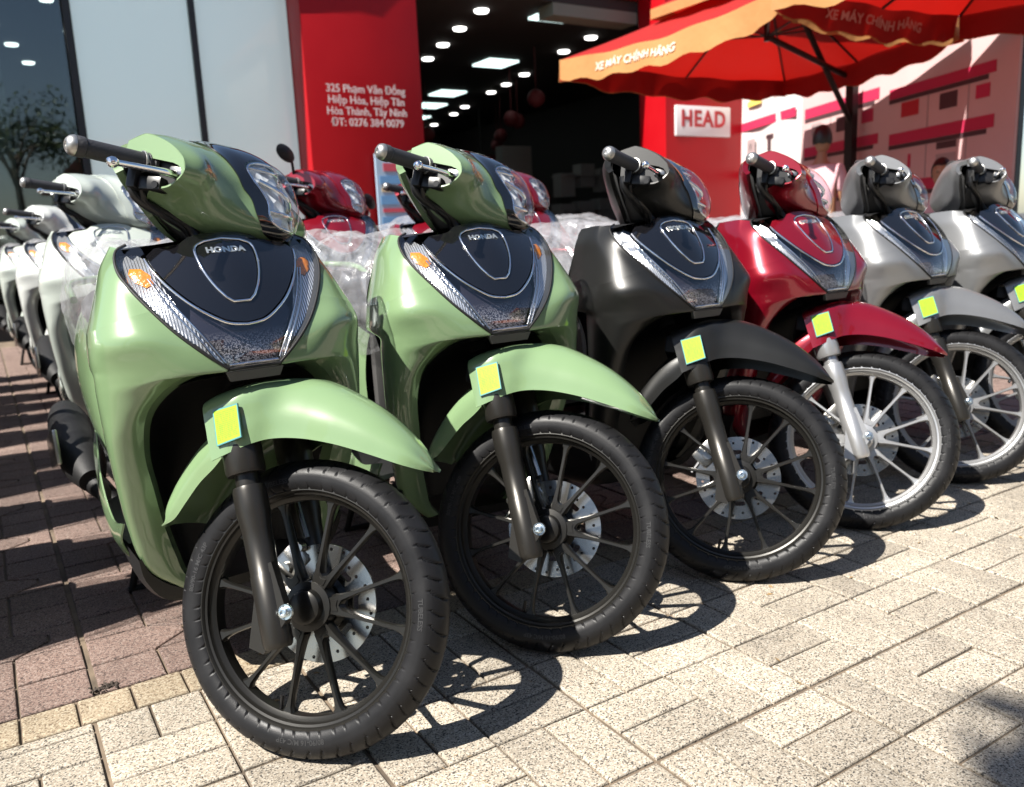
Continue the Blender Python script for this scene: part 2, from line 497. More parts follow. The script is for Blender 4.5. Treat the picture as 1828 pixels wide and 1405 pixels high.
LAMP_OUT = [(.160, .953), (.178, .944), (.186, .928), (.187, .904), (.177, .877), (.153, .837), (.122, .795), (.0855, .758), (.0475, .7255)]
PANEL_LOW = [(.135, .928), (.131, .911), (.115, .881), (.087, .847), (.057, .823), (.03, .808)]
PANEL_TOP = [(.118, .941), (.092, .9445), (.074, .9475), (.058, .958), (.032, .964)]
EMBLEM = [(0, .952), (.033, .948), (.052, .938), (.0515, .902), (.039, .868), (.025, .847), (.0145, .839)]

def smooth2(P, n): return [tuple(p) for p in cr(np.array(P), n)]
def mir(P): return [(-a, b) for a, b in reversed(P)]
panel_half = smooth2(PANEL_LOW + [(0, .803)], 22)
PANEL_POLY = panel_half + [(-a, b) for a, b in reversed(panel_half[:-1])] + [(-a, b) for a, b in PANEL_TOP] + [(0, .965)] + list(reversed(PANEL_TOP))
emb_half = smooth2(EMBLEM[1:6], 16)
EMB_POLY = [(0, .952)] + emb_half + [EMBLEM[6]] + [(-EMBLEM[6][0], EMBLEM[6][1])] + [(-a, b) for a, b in reversed(emb_half)]
lamp_half = smooth2(LAMP_OUT, 30)
panel_b = smooth2(PANEL_LOW + [(0, .803)], 22)
# lens: a U below and beside the panel
LENS_POLY = lamp_half + [(-a, b) for a, b in reversed(lamp_half)] + [(-.138, .945)] + [(-a, b - .004) for a, b in panel_b[:-1]] + [(0, .799)] + [(a, b - .004) for a, b in reversed(panel_b[:-1])] + [(.138, .945)]

ARCH = [(-.0835, .049, .7215), (-.100, .099, .7245), (-.132, .134, .706), (-.156, .162, .679), (-.176, .180, .648), (-.190, .188, .61), (-.206, .189, .562), (-.231, .179, .495), (-.270, .164, .407), (-.300, .147, .335), (-.322, .130, .276), (-.336, .105, .243)]
AOUT = [(-.203, .250, .722), (-.206, .251, .700), (-.211, .2505, .675), (-.218, .249, .640), (-.225, .2475, .605), (-.233, .245, .572), (-.243, .2415, .535), (-.262, .235, .478), (-.289, .225, .405), (-.311, .210, .334), (-.326, .187, .288), (-.338, .135, .240)]
HORN = [((-.268, .172, .9475), (-.305, .182, .952), (-.345, .178, .950), (-.40, .170, .945)),
        ((-.243, .188, .928), (-.290, .203, .918), (-.335, .203, .912), (-.40, .192, .905)),
        ((-.2175, .188, .904), (-.258, .2155, .885), (-.32, .217, .873), (-.40, .204, .865)),
        ((-.187, .178, .877), (-.228, .2285, .848), (-.30, .231, .838), (-.40, .214, .83)),
        ((-.146, .154, .8365), (-.204, .2445, .806), (-.29, .247, .795), (-.40, .224, .79)),
        ((-.114, .1235, .795), (-.199, .2485, .772), (-.29, .250, .762), (-.40, .228, .757)),
        ((-.0935, .0865, .758), (-.201, .2495, .742), (-.29, .250, .735), (-.40, .230, .73))]
def build_shield():
    rows = []
    for p0, p2, p3, p4 in HORN:
        p0, p2 = np.array(p0), np.array(p2)
        mid = (p0 + p2) / 2
        k = np.clip((.93 - p0[2]) / .12, 0, 1)
        m1 = p0 * .62 + p2 * .38 + np.array([.022, .004, .004]) * k
        m2 = p0 * .25 + p2 * .75 + np.array([.020, .007, .003]) * k
        rows.append([p0, m1, m2, p2, p3, p4])
    for i, (a, b) in enumerate(zip(ARCH, AOUT)):
        a, b = np.array(a), np.array(b)
        t = i / (len(ARCH) - 1)
        s = 1 - .45 * t
        w_ = np.linalg.norm(b - a)
        bul = min(1, w_ / .09) * s
        m1 = a * .62 + b * .38 + np.array([.026, .004, 0]) * bul
        m2 = a * .22 + b * .78 + np.array([.024, .008, 0]) * bul
        p3 = b + np.array([-.05 + .02 * t, -.003, -.004]); p4 = b + np.array([-.12 + .06 * t, -.028, -.006])
        rows.append([a, m1, m2, b, p3, p4])
    mb = MB()
    up, dn = rows[:5], [[np.array(p, float) for p in r] for r in rows[4:]]
    for q, g in ((1, 1.), (2, .8), (3, .45)):
        dn[q][1] += np.array([.007, .002, .002]) * g; dn[q][2] += np.array([.008, .005, .002]) * g; dn[q][3] += np.array([.003, .002, .003]) * g
    mb.grid(surf(up, 40, 34)); mb.grid(surf(dn, 70, 34))
    # rolled flange round the wheel arch
    fl = []
    for i, a in enumerate(ARCH):
        a = np.array(a); t = i / (len(ARCH) - 1)
        d1 = np.array([-.012, -.005, -.004]); d2 = np.array([-.040 + .014 * t, -.017 + .005 * t, -.014 + .008 * t])
        fl.append([a, a + d1, a + d2])
    mb.grid(surf(fl, 60, 7), flip=True)
    # step down to the lamp cavity
    st = [[np.array(h[0]), np.array(h[0]) + np.array([-.016, -.006, .004])] for h in HORN] + [[np.array(ARCH[0]), np.array(ARCH[0]) + np.array([-.02, 0, .006])]]
    rec = MB().grid(surf(st, 50, 3), flip=True).mirror()
    return mb.mirror(), rec

def wheel_parts(parent, rimmat, frontwheel=True, cx=0., rr=1.0, name='front_wheel', disc=True):
    c = np.array([cx, 0, .275 * rr])
    prof = [(-.033, .2225), (-.0338, .2165), (-.0305, .2135), (-.0285, .2128), (-.027, .2085), (-.021, .2070), (-.0185, .2050), (-.013, .198), (0, .1965), (.013, .198), (.0185, .2050), (.021, .2070), (.027, .2085), (.0285, .2128), (.0305, .2135), (.0338, .2165), (.033, .2225), (.022, .219), (0, .206), (-.022, .219)]
    mb = MB().lathe([(t, r * rr) for t, r in prof], c, (0, 1, 0), 96, closed=True)
    for k in range(6):
        al = k * math.pi / 3 + .22
        # lobe plate
        for sg in (-1, 1):
            a0, a1 = al + sg * R(10.5), al + sg * R(14.6)
            p0 = np.array([math.cos(a0), math.sin(a0)]) * .052 * rr; p1 = np.array([math.cos(a1), math.sin(a1)]) * .199 * rr
            d = (p1 - p0) / np.linalg.norm(p1 - p0); nrm = np.array([-d[1], d[0]])
            rings = []
            for t, wd, th in [(0, .0125, .0135), (.12, .0085, .0135), (.3, .0058, .012), (.6, .0050, .0105), (.82, .0054, .0095), (.93, .0085, .0095), (1.0, .0165, .0105)]:
                p = p0 + (p1 - p0) * t
                ring = []
                for u_, v_ in [(-1, -.55), (-.62, -1), (.62, -1), (1, -.55), (1, .55), (.62, 1), (-.62, 1), (-1, .55)]:
                    q = p + nrm * u_ * wd * .84
                    ring.append([c[0] + q[0], v_ * th, c[2] + q[1]])
                rings.append(ring)
            mb.grid(np.array(rings), wrap_v=True)
        poly = [(.030, R(-26)), (.052, R(-17)), (.070, R(-14.5)), (.078, R(-11)), (.0665, R(-6)), (.062, 0), (.0665, R(6)), (.078, R(11)), (.070, R(14.5)), (.052, R(17)), (.030, R(26))]
        P2 = [(r * rr * math.cos(al + a), r * rr * math.sin(al + a)) for r, a in poly]
        mb.prism(P2, c, (1, 0, 0), (0, 0, 1), (0, 1, 0), .026)
        inset = [(.050, R(-11)), (.062, R(-9.5)), (.058, 0), (.062, R(9.5)), (.050, R(11)), (.047, 0)]
        P3 = [(r * rr * math.cos(al + a), r * rr * math.sin(al + a)) for r, a in inset]
        mb.prism(P3, c, (1, 0, 0), (0, 0, 1), (0, 1, 0), .030)
    mb.lathe([(-.034, .001), (-.034, .026), (-.031, .031), (-.018, .034), (-.016, .046), (.016, .046), (.03, .040), (.042, .038), (.042, .001)], c, (0, 1, 0), 40)
    wheel = mb.make(name, rimmat, parent, angle=40)
    # tyre with cut grooves
    nth, nv = 1320, 40
    tp = cr(np.array([(-.0310, .2165), (-.0348, .2195), (-.0388, .2280), (-.0402, .238), (-.0390, .248), (-.0365, .2548), (-.030, .2622), (-.020, .2695), (-.010, .2738), (0, .275), (.010, .2738), (.020, .2695), (.030, .2622), (.0365, .2548), (.0390, .248), (.0402, .238), (.0388, .2280), (.0348, .2195), (.0310, .2165)]), nv)
    th = np.linspace(0, 2 * np.pi, nth, endpoint=False)
    TH, W = np.meshgrid(th, tp[:, 0], indexing='ij')
    RAD = np.tile(tp[:, 1], (nth, 1))
    tread = (RAD > .2535)
    dep = np.zeros_like(RAD)
    per = 2 * np.pi / 27
    for side in (-1, 1):
        s = np.where(W * side >= 0, np.abs(W) / .0365, -1)
        for off, s0, s1, sl, hw in [(0, .10, 1.05, .10, 1.0), (.5, .45, 1.05, .085, .9)]:
            cen = sl * s * s - .03 * s + off * per + (per * .5 if side > 0 else 0)
            dd = np.abs(((TH - cen + per / 2) % per) - per / 2) * .27
            m = np.clip((.0015 * hw + .0008 - dd) / .0010, 0, 1) * np.clip((s - s0) / .05, 0, 1) * np.clip((s1 - s) / .05, 0, 1)
            dep = np.maximum(dep, m * .0042)
    # bead rings and shoulder line on the side wall
    dep += np.where(np.abs(RAD - .2235) < .0012, -.0007, 0) + np.where((np.abs(RAD - .2475) < .0012), -.0006, 0)
    Rr = (RAD - np.where(RAD > .2545, dep, 0)) * rr
    Wd = W - np.where(RAD <= .2545, np.sign(W) * dep, 0)
    G = np.stack([c[0] + Rr * np.cos(TH), Wd, c[2] + Rr * np.sin(TH)], -1)
    ty = MB().grid(G, wrap_u=True).make('tyre', M['tyre'], wheel, angle=50, recalc=True)
    if frontwheel:
        # moulded side-wall writing, read from the right-hand side
        for s, a0 in (('80/90-16 M/C 43P', -1.75), ('TUBELESS', 1.15), ('80/90-16 M/C 43P', .15), ('TUBELESS', 3.0)):
            v, f = text_mb(s, .0130, bold=.0003, extrude=.0)
            out = []
            for x, y, z in v:
                r_ = .2365 + y; a = a0 + x / .2365
                wy = -.0408
                out.append((c[0] + r_ * math.cos(math.pi - a), wy, c[2] + r_ * math.sin(math.pi - a)))
            MB().add(out, f).make('tyre_lettering', M['tyre_letter'], wheel, smooth=False)
        # valve
        an = R(-98)
        p0 = c + np.array([math.cos(an) * .187, -.004, math.sin(an) * .199]); p1 = c + np.array([math.cos(an) * .170, -.012, math.sin(an) * .170])
        MB().tube([p0, p1], [.004, .0032], 10).make('valve', M['rubber_hose'], wheel)
    if disc:
        def circ(r, n, ph=0, cxy=(0, 0)): return [(cxy[0] + r * math.cos(2 * math.pi * i / n + ph), cxy[1] + r * math.sin(2 * math.pi * i / n + ph)) for i in range(n)]
        holes = [circ(.052, 40)]
        for i in range(24):
            a = 2 * math.pi * i / 24
            r_ = (.0865, .0955, .1045)[i % 3] if i % 2 else (.1035, .087, .0955)[i % 3]
            holes.append(circ(.0036, 8, 0, (r_ * math.cos(a), r_ * math.sin(a))))
        for i in range(8):
            a = 2 * math.pi * i / 8 + .2
            sl_ = [((.071 + q[0]) * math.cos(a + q[1]), (.071 + q[0]) * math.sin(a + q[1])) for q in [(-.006, -.16), (-.006, .16), (0, .2), (.006, .16), (.006, -.16), (0, -.2)]]
            holes.append(sl_)
        yd = .046
        md = patch(circ(.1125, 72), holes, lambda a, b: (c[0] + a, yd, c[2] + b), .02)
        md.make('brake_disc', M['steel'], wheel, solid=.0042, smooth=False)
        hb = MB().lathe([(.034, .001), (.034, .044), (.043, .055), (.050, .055), (.050, .030), (.070, .026), (.070, .001)], c, (0, 1, 0), 36)
        for i in range(40):   # toothed sensor ring
            a = 2 * math.pi * i / 40
            hb.box(c + np.array([.047 * math.cos(a), .058, .047 * math.sin(a)]), (.0045, .006, .0045))
        hb.make('disc_carrier', M['rim_black'], wheel)
    return wheel

INFO = {}
def build_scooter(name='scooter'):
    root = empty(name)
    slot = {}
    steer = set()
    def P(mb, nm, key, st=False, parent=None, **k):
        """part: key names a colour slot or a fixed material"""
        ob = mb.make(nm, M.get(key) or M['green'], parent or root, **k)
        if key in SLOTS: slot[ob.name] = key
        if st and parent is None: steer.add(ob.name)
        return ob
    # ---------------- body, seen from the front
    sh_, rec_ = build_shield()
    P(sh_, 'front_shield', 'paint', angle=50)
    P(rec_, 'lamp_recess', 'plastic', angle=50)
    P(patch(PANEL_POLY, [EMB_POLY], face(.004), .008), 'front_panel', 'panel', solid=.004, angle=60)
    trim = MB()
    def ring(poly, off, r, closed=True):
        p = [face(off)(a, b) for a, b in poly]
        if closed: p = p + p[:2]
        trim.tube(np.array(p), r, 8, cap=not closed)
    ring(EMB_POLY, .0055, .0026)
    low = [(a + (.003 if a > 0 else -.003 if a < 0 else 0), b - .004) for a, b in panel_b] + [(-a - .003, b - .004) for a, b in reversed(panel_b[:-1])]
    ring(low, .003, .0027, closed=False)
    em = P(trim, 'chrome_trim', 'chrome', angle=60)
    inner = [(a * .93, .905 + (b - .905) * .94) for a, b in EMB_POLY]
    P(patch(EMB_POLY, [], face(.0015), .008), 'badge_plate', 'panel', solid=.003, angle=60)
    hump = patch(inner, [], lambda a, b: face(.0045 + .004 * max(0, 1 - (a / .05) ** 2 - ((b - .9) / .055) ** 2))(a, b), .006)
    badge = P(hump, 'badge', 'panel', angle=60)
    v, f = text_mb('HONDA', .0135, bold=.0007, xs=1.35, spacing=1.05)
    mbt = MB().add([face(.0082)(x, .9295 + y) for x, y, z in v], f)
    P(mbt, 'badge_lettering', 'letter_silver', parent=badge, smooth=False, solid=.001)
    # lamp unit: reflectors at the back, clear lens in front
    dots = [(.098, .822), (.072, .797), (.046, .731), (0, .727)]
    dp = [(.095, .82), (.045, .7285), (-.045, .7285), (-.095, .82)] + [(-a, b - .006) for a, b in panel_b if a < .092][0:] + [(a, b - .006) for a, b in reversed(panel_b[:-1]) if a < .092]
    lamp = P(patch(dp, [], face(-.016), .010), 'lamp_base', 'dots', angle=60)
    refl = MB()
    for sg in (1, -1):
        side = [(a * 1.0, b) for a, b in lamp_half if b < .946 and b > .73]
        inner_e = [(.052, .733), (.098, .818), (.120, .872), (.133, .905), (.136, .93), (.150, .942)]
        poly = side + inner_e
        poly = [(sg * a, b) for a, b in poly]
        q = patch(poly, [], face(-.012), .010)
        refl.add(q.v, q.f)
    P(refl, 'lamp_reflector', 'ridge', angle=60)
    bars = MB()
    for sg in (1, -1):
        for dx in (0, .010):
            bars.tube([face(-.007)(sg * (.050 + dx), .735), face(-.007)(sg * (.083 + dx), .793), face(-.007)(sg * (.112 + dx), .842), face(-.007)(sg * (.138 + dx * .6), .895)], .0022, 8, smooth=18)
    bars.tube([face(-.004)(-.045, .731), face(-.004)(.045, .731)], .0035, 8)
    P(bars, 'lamp_strip', 'chrome', angle=60)
    for sg in (1, -1):
        poly = [(sg * a, b) for a, b in [(.137, .888), (.150, .882), (.166, .893), (.172, .908), (.168, .917), (.150, .914), (.138, .903)]]
        def am(a, b): return face(-.0105 + .004 * max(0, 1 - ((a - sg * .154) / .018) ** 2 - ((b - .906) / .018) ** 2))(a, b)
        P(patch(poly, [], am, .004), 'turn_signal', 'indicator', angle=60)
    P(patch(LENS_POLY, [], face(.002), .010), 'lamp_lens', 'lens', angle=60)
    # dark rim line round the lamp
    rim = MB()
    for sg in (1, -1):
        rim.tube([face(.0005)(sg * a, b) for a, b in lamp_half], .0030, 8)
    rim.tube([face(.0)(-.0475, .7235), face(.0)(.0475, .7235)], .0032, 8)
    P(rim, 'lamp_seal', 'plastic', angle=60)
    chin = MB().prism([(-.052, -.006), (.052, -.006), (.045, -.024), (-.045, -.024)], (-.087, 0, .7245), (0, 1, 0), (.25, 0, 1), (1, 0, 0), .012)
    P(chin, 'chin_strip', 'plastic_grey')
    # top cover between panel and steering neck
    rows = [[np.array([XF(.13, .94) - .01, .17, .9445]), np.array([-.27, .10, .952]), np.array([-.262, 0, .962])],
            [np.array([-.33, .176, .946]), np.array([-.32, .10, .950]), np.array([-.31, 0, .955])],
            [np.array([-.41, .165, .940]), np.array([-.42, .10, .945]), np.array([-.42, 0, .947])],
            [np.array([-.47, .14, .90]), np.array([-.49, .08, .90]), np.array([-.495, 0, .90])]]
    P(MB().grid(surf(rows, 20, 12)).mirror(), 'top_cover', 'plastic', weld=.0005, angle=60)
    # wheel well and knee panel
    rows = [[(-.10, .06, .712), (-.10, .03, .714), (-.10, 0, .714)], [(-.17, .13, .69), (-.20, .08, .70), (-.20, 0, .70)], [(-.24, .165, .63), (-.30, .10, .64), (-.31, 0, .64)],
            [(-.27, .172, .53), (-.36, .11, .53), (-.37, 0, .53)], [(-.30, .160, .40), (-.39, .11, .40), (-.40, 0, .40)], [(-.35, .125, .27), (-.40, .10, .27), (-.41, 0, .27)]]
    P(MB().grid(surf([[np.array(p) for p in r] for r in rows], 30, 14)).mirror(), 'wheel_well', 'plastic', weld=.0005, angle=60)
    rows = [[(-.40, .170, .945), (-.47, .10, .945), (-.49, 0, .945)], [(-.40, .205, .865), (-.485, .12, .86), (-.505, 0, .86)], [(-.40, .224, .79), (-.475, .13, .78), (-.49, 0, .78)],
            [(-.34, .215, .65), (-.45, .14, .64), (-.46, 0, .64)], [(-.37, .20, .50), (-.44, .14, .48), (-.45, 0, .48)], [(-.40, .185, .36), (-.47, .13, .33), (-.48, 0, .33)], [(-.42, .17, .28), (-.52, .12, .275), (-.52, 0, .275)]]
    P(MB().grid(surf([[np.array(p) for p in r] for r in rows], 40, 14)).mirror(), 'knee_panel', 'plastic_grey', weld=.0005, angle=60)
    lowc = [[(-.325, .187, .292), (-.345, .185, .250), (-.36, .15, .205), (-.37, 0, .20)], [(-.345, .13, .245), (-.35, .11, .215), (-.36, .08, .20), (-.365, 0, .198)]]
    rows = [[(-.30, .215, .335), (-.33, .203, .275), (-.35, .16, .215), (-.36, 0, .205)], [(-.42, .218, .33), (-.43, .205, .25), (-.44, .16, .19), (-.45, 0, .185)],
            [(-.62, .215, .30), (-.62, .200, .235), (-.62, .16, .18), (-.62, 0, .175)], [(-.85, .21, .31), (-.85, .195, .24), (-.85, .15, .19), (-.85, 0, .185)]]
    lo = MB().grid(surf([[np.array(p) for p in r] for r in rows], 24, 16))
    rows2 = [[(-.30, .215, .335), (-.33, .203, .275), (-.35, .16, .215), (-.36, 0, .205)], [(-.30, .21, .338), (-.328, .19, .287), (-.34, .13, .238), (-.345, 0, .235)]]
    lo.grid(surf([[np.array(p) for p in r] for r in rows2], 6, 16))
    P(lo.mirror(), 'belly_cover', 'plastic', weld=.0005, angle=50)
    # floor and skirts
    fl = [[(-.42, .215, .335), (-.42, .17, .34), (-.42, 0, .34)], [(-.62, .212, .305), (-.62, .17, .31), (-.62, 0, .312)], [(-.85, .208, .318), (-.85, .16, .33), (-.85, 0, .33)]]
    P(MB().grid(surf([[np.array(p) for p in r] for r in fl], 14, 10)).mirror(), 'floorboard', 'plastic', weld=.0005)
    sk = [[(-.405, .222, .385), (-.42, .230, .345), (-.44, .216, .300)], [(-.60, .222, .345), (-.60, .228, .31), (-.60, .214, .270)], [(-.80, .215, .40), (-.80, .222, .34), (-.80, .205, .27)], [(-.98, .19, .50), (-.98, .205, .40), (-.98, .18, .31)]]
    for sg in (1, -1):
        P(MB().grid(surf([[np.array(p) * np.array([1, sg, 1]) for p in r] for r in sk], 20, 8)), 'side_skirt', 'paint', solid=.004)
    # rear body
    rows = []
    for x, zt, zb, wt, wb in [(-.76, .70, .36, .10, .12), (-.84, .745, .36, .155, .175), (-1.02, .755, .42, .175, .195), (-1.25, .77, .52, .165, .18), (-1.48, .80, .60, .125, .14), (-1.62, .82, .68, .07, .085), (-1.66, .815, .72, .02, .02)]:
        rows.append([np.array(p) for p in [(x, 0, zt), (x, wt * .8, zt), (x - .01, wt, zt - .03), (x - .01, wb * 1.04, (zt + zb) / 2), (x, wb * .82, zb), (x, 0, zb - .01)]])
    P(MB().grid(surf(rows, 40, 24)).mirror(), 'rear_body', 'paint', weld=.0005, angle=55)
    fr = MB().box((-.775, 0, .53), (.05, .20, .34), bev=.02)
    P(fr, 'seat_front_panel', 'plastic_grey')
    rows = []
    for x, h, w_ in [(-.72, .705, .05), (-.75, .765, .11), (-.90, .785, .145), (-1.10, .79, .155), (-1.18, .815, .15), (-1.40, .83, .135), (-1.52, .825, .10), (-1.56, .79, .05)]:
        rows.append([np.array(p) for p in [(x, 0, h), (x, w_ * .7, h - .005), (x, w_, h - .04), (x, w_ * .95, h - .085), (x, 0, h - .09)]])
    P(MB().grid(surf(rows, 40, 20)).mirror(), 'seat', 'seat', weld=.0005, angle=60)
    # crinkled bag over seat and tail
    rows = []
    for x, h, w_, hb in [(-.66, .74, .05, .66), (-.70, .87, .13, .62), (-.85, .935, .165, .60), (-1.05, .95, .175, .56), (-1.30, .955, .175, .58), (-1.55, .95, .15, .64), (-1.68, .87, .09, .67), (-1.71, .80, .04, .70)]:
        rows.append([np.array(p) for p in [(x, 0, h), (x, w_ * .45, h + .012), (x, w_ * .8, h - .03), (x, w_, h - .11), (x, w_ * 1.02, (h + hb) / 2 - .03), (x, w_ * .86, hb)]])
    G = surf(rows, 90, 44)
    mb = MB().grid(G).mirror()
    A = np.array(mb.v)
    from mathutils import noise
    for i, p in enumerate(A):
        q = Vector(p) * 9
        n1 = noise.noise(q * .35) * .05 + noise.noise(q) * .022 + noise.noise(q * 2.3) * .008 + abs(noise.noise(q * 4.7)) * .006
        cdir = np.array([p[0] + 1.15, p[1] * 2, p[2] - .72]); cdir /= np.linalg.norm(cdir) + 1e-6
        A[i] = p + cdir * n1 * (.15 if abs(p[1]) < 1e-6 else 1)
    mb.v = [tuple(p) for p in A]
    P(mb, 'seat_cover', 'film', weld=.0005, angle=30)
    # rear wheel, muffler, tail lamp, grab rail
    wheel_parts(root, M['rim_black'], False, -1.304, .98, 'rear_wheel', disc=False)
    slot[[c for c in root.children if c.name.startswith('rear_wheel')][0].name] = 'rim'
    mf = MB().tube([(-.86, -.10, .20), (-1.04, -.15, .24), (-1.14, -.20, .30)], [.018, .02, .032], 18, smooth=10)
    mf.tube([(-1.12, -.205, .31), (-1.20, -.21, .335), (-1.52, -.215, .42), (-1.58, -.215, .435)], [.035, .062, .062, .045], 22, smooth=14)
    mu = P(mf, 'muffler', 'plastic')
    P(MB().box((-1.32, -.276, .375), (.34, .014, .10), rot=np.array([[.97, 0, -.24], [0, 1, 0], [.24, 0, .97]]), bev=.005), 'heat_shield', 'steel', parent=mu)
    P(MB().box((-1.20, .13, .32), (.42, .10, .14), bev=.03), 'engine_case', 'rim_black')
    P(MB().tube([(-1.45, .15, .80), (-1.60, .14, .84), (-1.70, .06, .85), (-1.70, -.06, .85), (-1.60, -.14, .84), (-1.45, -.15, .80)], .012, 10, smooth=40), 'grab_rail', 'paint')
    P(MB().box((-1.655, 0, .755), (.03, .16, .07), bev=.012), 'tail_lamp', 'tail_red')
    P(MB().tube([(-.95, .11, .22), (-1.0, .16, .015)], .010, 10).tube([(-.95, -.11, .22), (-1.0, -.16, .015)], .010, 10).tube([(-1.0, -.17, .012), (-1.0, .17, .012)], .010, 10), 'centre_stand', 'plastic')

    # ---------------- steered parts
    fw = wheel_parts(root, M['rim_black'], True)
    steer.add(fw.name); slot[fw.name] = 'rim'
    # fender
    sec = [(.208, .560, .008, .5605, .016, .5575), (.195, .580, .018, .574, .030, .5585), (.162, .612, .030, .603, .055, .563), (.097, .654, .042, .640, .070, .574), (.03, .682, .050, .663, .080, .5825), (-.037, .700, .058, .675, .090, .583), (-.088, .700, .074, .670, .102, .5735)]
    rows = []
    for x, zr, ys, zs, yb, zb in sec:
        rows.append([np.array(p) for p in [(x, 0, zr), (x, ys * .55, zr - (zr - zs) * .25), (x, ys, zs), (x, (ys + yb) / 2 + .008, (zs + zb) / 2 + .004), (x, yb, zb)]])
    for (xt, zr, ys, zs, xb, yb, zb) in [(-.125, .690, .108, .657, -.118, .120, .557), (-.160, .678, .124, .646, -.148, .130, .537), (-.205, .655, .125, .628, -.172, .131, .522), (-.2195, .640, .124, .619, -.1775, .1305, .519)]:
        rows.append([np.array(p) for p in [(xt, 0, zr), (xt, ys * .6, zr - .006), (xt, ys, zs), ((xt + xb) / 2, (ys + yb) / 2 + .003, (zs + zb) / 2), (xb, yb, zb)]])
    fd = MB().grid(surf(rows, 70, 22))
    # rear blade hugging the wheel
    blade = []
    for an, ro, ri, yo in [(118, .368, .325, .112), (128, .362, .300, .106), (138, .352, .296, .097), (148, .341, .293, .090), (156, .333, .298, .083), (161, .322, .318, .075)]:
        def pl(r_, y_): return np.array([r_ * math.cos(R(an)), y_, .275 + r_ * math.sin(R(an))])
        blade.append([pl(ro + .004, 0), pl(ro, yo * .55), pl(ro - .006, yo * .9), pl((ro + ri) / 2, yo * 1.0), pl(ri, yo * .98)])
    fd.grid(surf(blade, 30, 18))
    fen = P(fd.mirror(), 'front_fender', 'paint', st=True, weld=.0004, solid=.0025, angle=42)
    # label on the fender's side
    o4 = [np.array(p) for p in [(-.167, -.1365, .547), (-.120, -.1365, .571), (-.142, -.1345, .630), (-.191, -.1345, .610)]]
    me = bpy.data.meshes.new('energy_label')
    vv = [m2b(p) for p in o4]; bk = [m2b(p + np.array([0, .004, 0])) for p in o4]
    me.from_pydata([tuple(p) for p in vv + bk], [], [(0, 1, 2, 3), (7, 6, 5, 4), (0, 4, 5, 1), (1, 5, 6, 2), (2, 6, 7, 3), (3, 7, 4, 0)])
    uvl = me.uv_layers.new(name='UVMap'); cuv = {0: (0, 0), 1: (1, 0), 2: (1, 1), 3: (0, 1)}
    for lp in me.loops: uvl.data[lp.index].uv = cuv[lp.vertex_index % 4]
    me.materials.append(M['sticker'])
    st_ob = bpy.data.objects.new('energy_label', me); COL.objects.link(st_ob); st_ob.parent = fen
    # clear film the label sits on
    for sg in (-1, 1):
        a = np.array([-.150, sg * .092, .560]); b = np.array([.0, sg * .094, .212]); d = (b - a) / np.linalg.norm(b - a)
        L = np.linalg.norm(b - a)
        mb = MB().lathe([(.085, .001), (.085, .0285), (.093, .0305), (.135, .0305), (.165, .0265), (.245, .0255), (.247, .0270), (L - .012, .0270), (L - .004, .0255), (L, .022), (L, .001)], a, d, 32)
        # axle lug
        mb.prism([(-.005, .085), (.040, .008), (.042, -.012), (.010, -.075), (-.02, -.07), (-.03, .07)], (-.030, sg * .100, .275), (1, 0, 0), (0, 0, 1), (0, 1, 0), .020)
        fk = P(mb, 'fork_leg', 'fork', st=True, angle=45)
        P(MB().lathe([(-.03, .001), (-.03, .034), (-.022, .0365), (.055, .0365), (.062, .034), (.062, .022), (.088, .022), (.088, .001)], a, d, 32), 'dust_seal', 'fork', parent=fk)
        bo = MB().lathe([(-.004, .014), (0, .014), (.002, .0135), (.002, .0095), (.011, .0085), (.0118, .007), (.0118, .0045), (.008, .0042), (.008, .0005)], (.0085, sg * .108, .2795), (0, sg, 0), 24)
        P(bo, 'axle_bolt', 'bolt', parent=fk)
    ca = MB().box((-.085, .060, .335), (.058, .042, .088), rot=np.array([[.8, 0, .6], [0, 1, 0], [-.6, 0, .8]]), bev=.009)
    ca.lathe([(0, .001), (0, .015), (.012, .013), (.012, .001)], (-.088, .040, .325), (0, -1, 0), 20)
    ca.lathe([(0, .001), (0, .009), (.016, .007), (.016, .001)], (-.060, .040, .372), (0, -1, 0), 16)
    ca.tube([(-.11, .045, .30), (-.125, .04, .27)], .006, 8).tube([(-.06, .05, .39), (-.09, .055, .44), (-.13, .07, .5)], .006, 8)
    P(ca, 'brake_caliper', 'steel', st=True)
    P(MB().tube([(-.245, 0, .66), (-.44, 0, 1.05)], .026, 16).box((-.20, 0, .60), (.07, .19, .05), bev=.012), 'steering_stem', 'plastic', st=True)
    # handlebar cowl, front shell: stations across the bike, outline from crest over the nose to the chin
    K = {0.0: [(-.44, 1.147), (-.375, 1.153), (-.295, 1.138), (-.238, 1.108), (-.203, 1.066), (-.182, 1.018), (-.182, .978), (-.212, .960), (-.335, .932)],
         .05: [(-.44, 1.138), (-.375, 1.143), (-.305, 1.128), (-.262, 1.102), (-.232, 1.064), (-.216, 1.018), (-.212, .984), (-.234, .961), (-.335, .932)],
         .09: [(-.432, 1.123), (-.375, 1.128), (-.322, 1.116), (-.288, 1.096), (-.258, 1.062), (-.246, 1.022), (-.242, .990), (-.262, .963), (-.340, .938)],
         .14: [(-.422, 1.106), (-.375, 1.117), (-.332, 1.108), (-.300, 1.092), (-.274, 1.062), (-.263, 1.028), (-.270, .998), (-.300, .972), (-.368, .955)],
         .18: [(-.415, 1.093), (-.375, 1.107), (-.335, 1.099), (-.300, 1.083), (-.270, 1.058), (-.262, 1.032), (-.280, 1.006), (-.312, .990), (-.375, .978)],
         .215: [(-.410, 1.080), (-.373, 1.095), (-.338, 1.087), (-.308, 1.073), (-.283, 1.052), (-.276, 1.030), (-.288, 1.010), (-.305, .997), (-.345, .990)]}
    st_ = sorted(K)
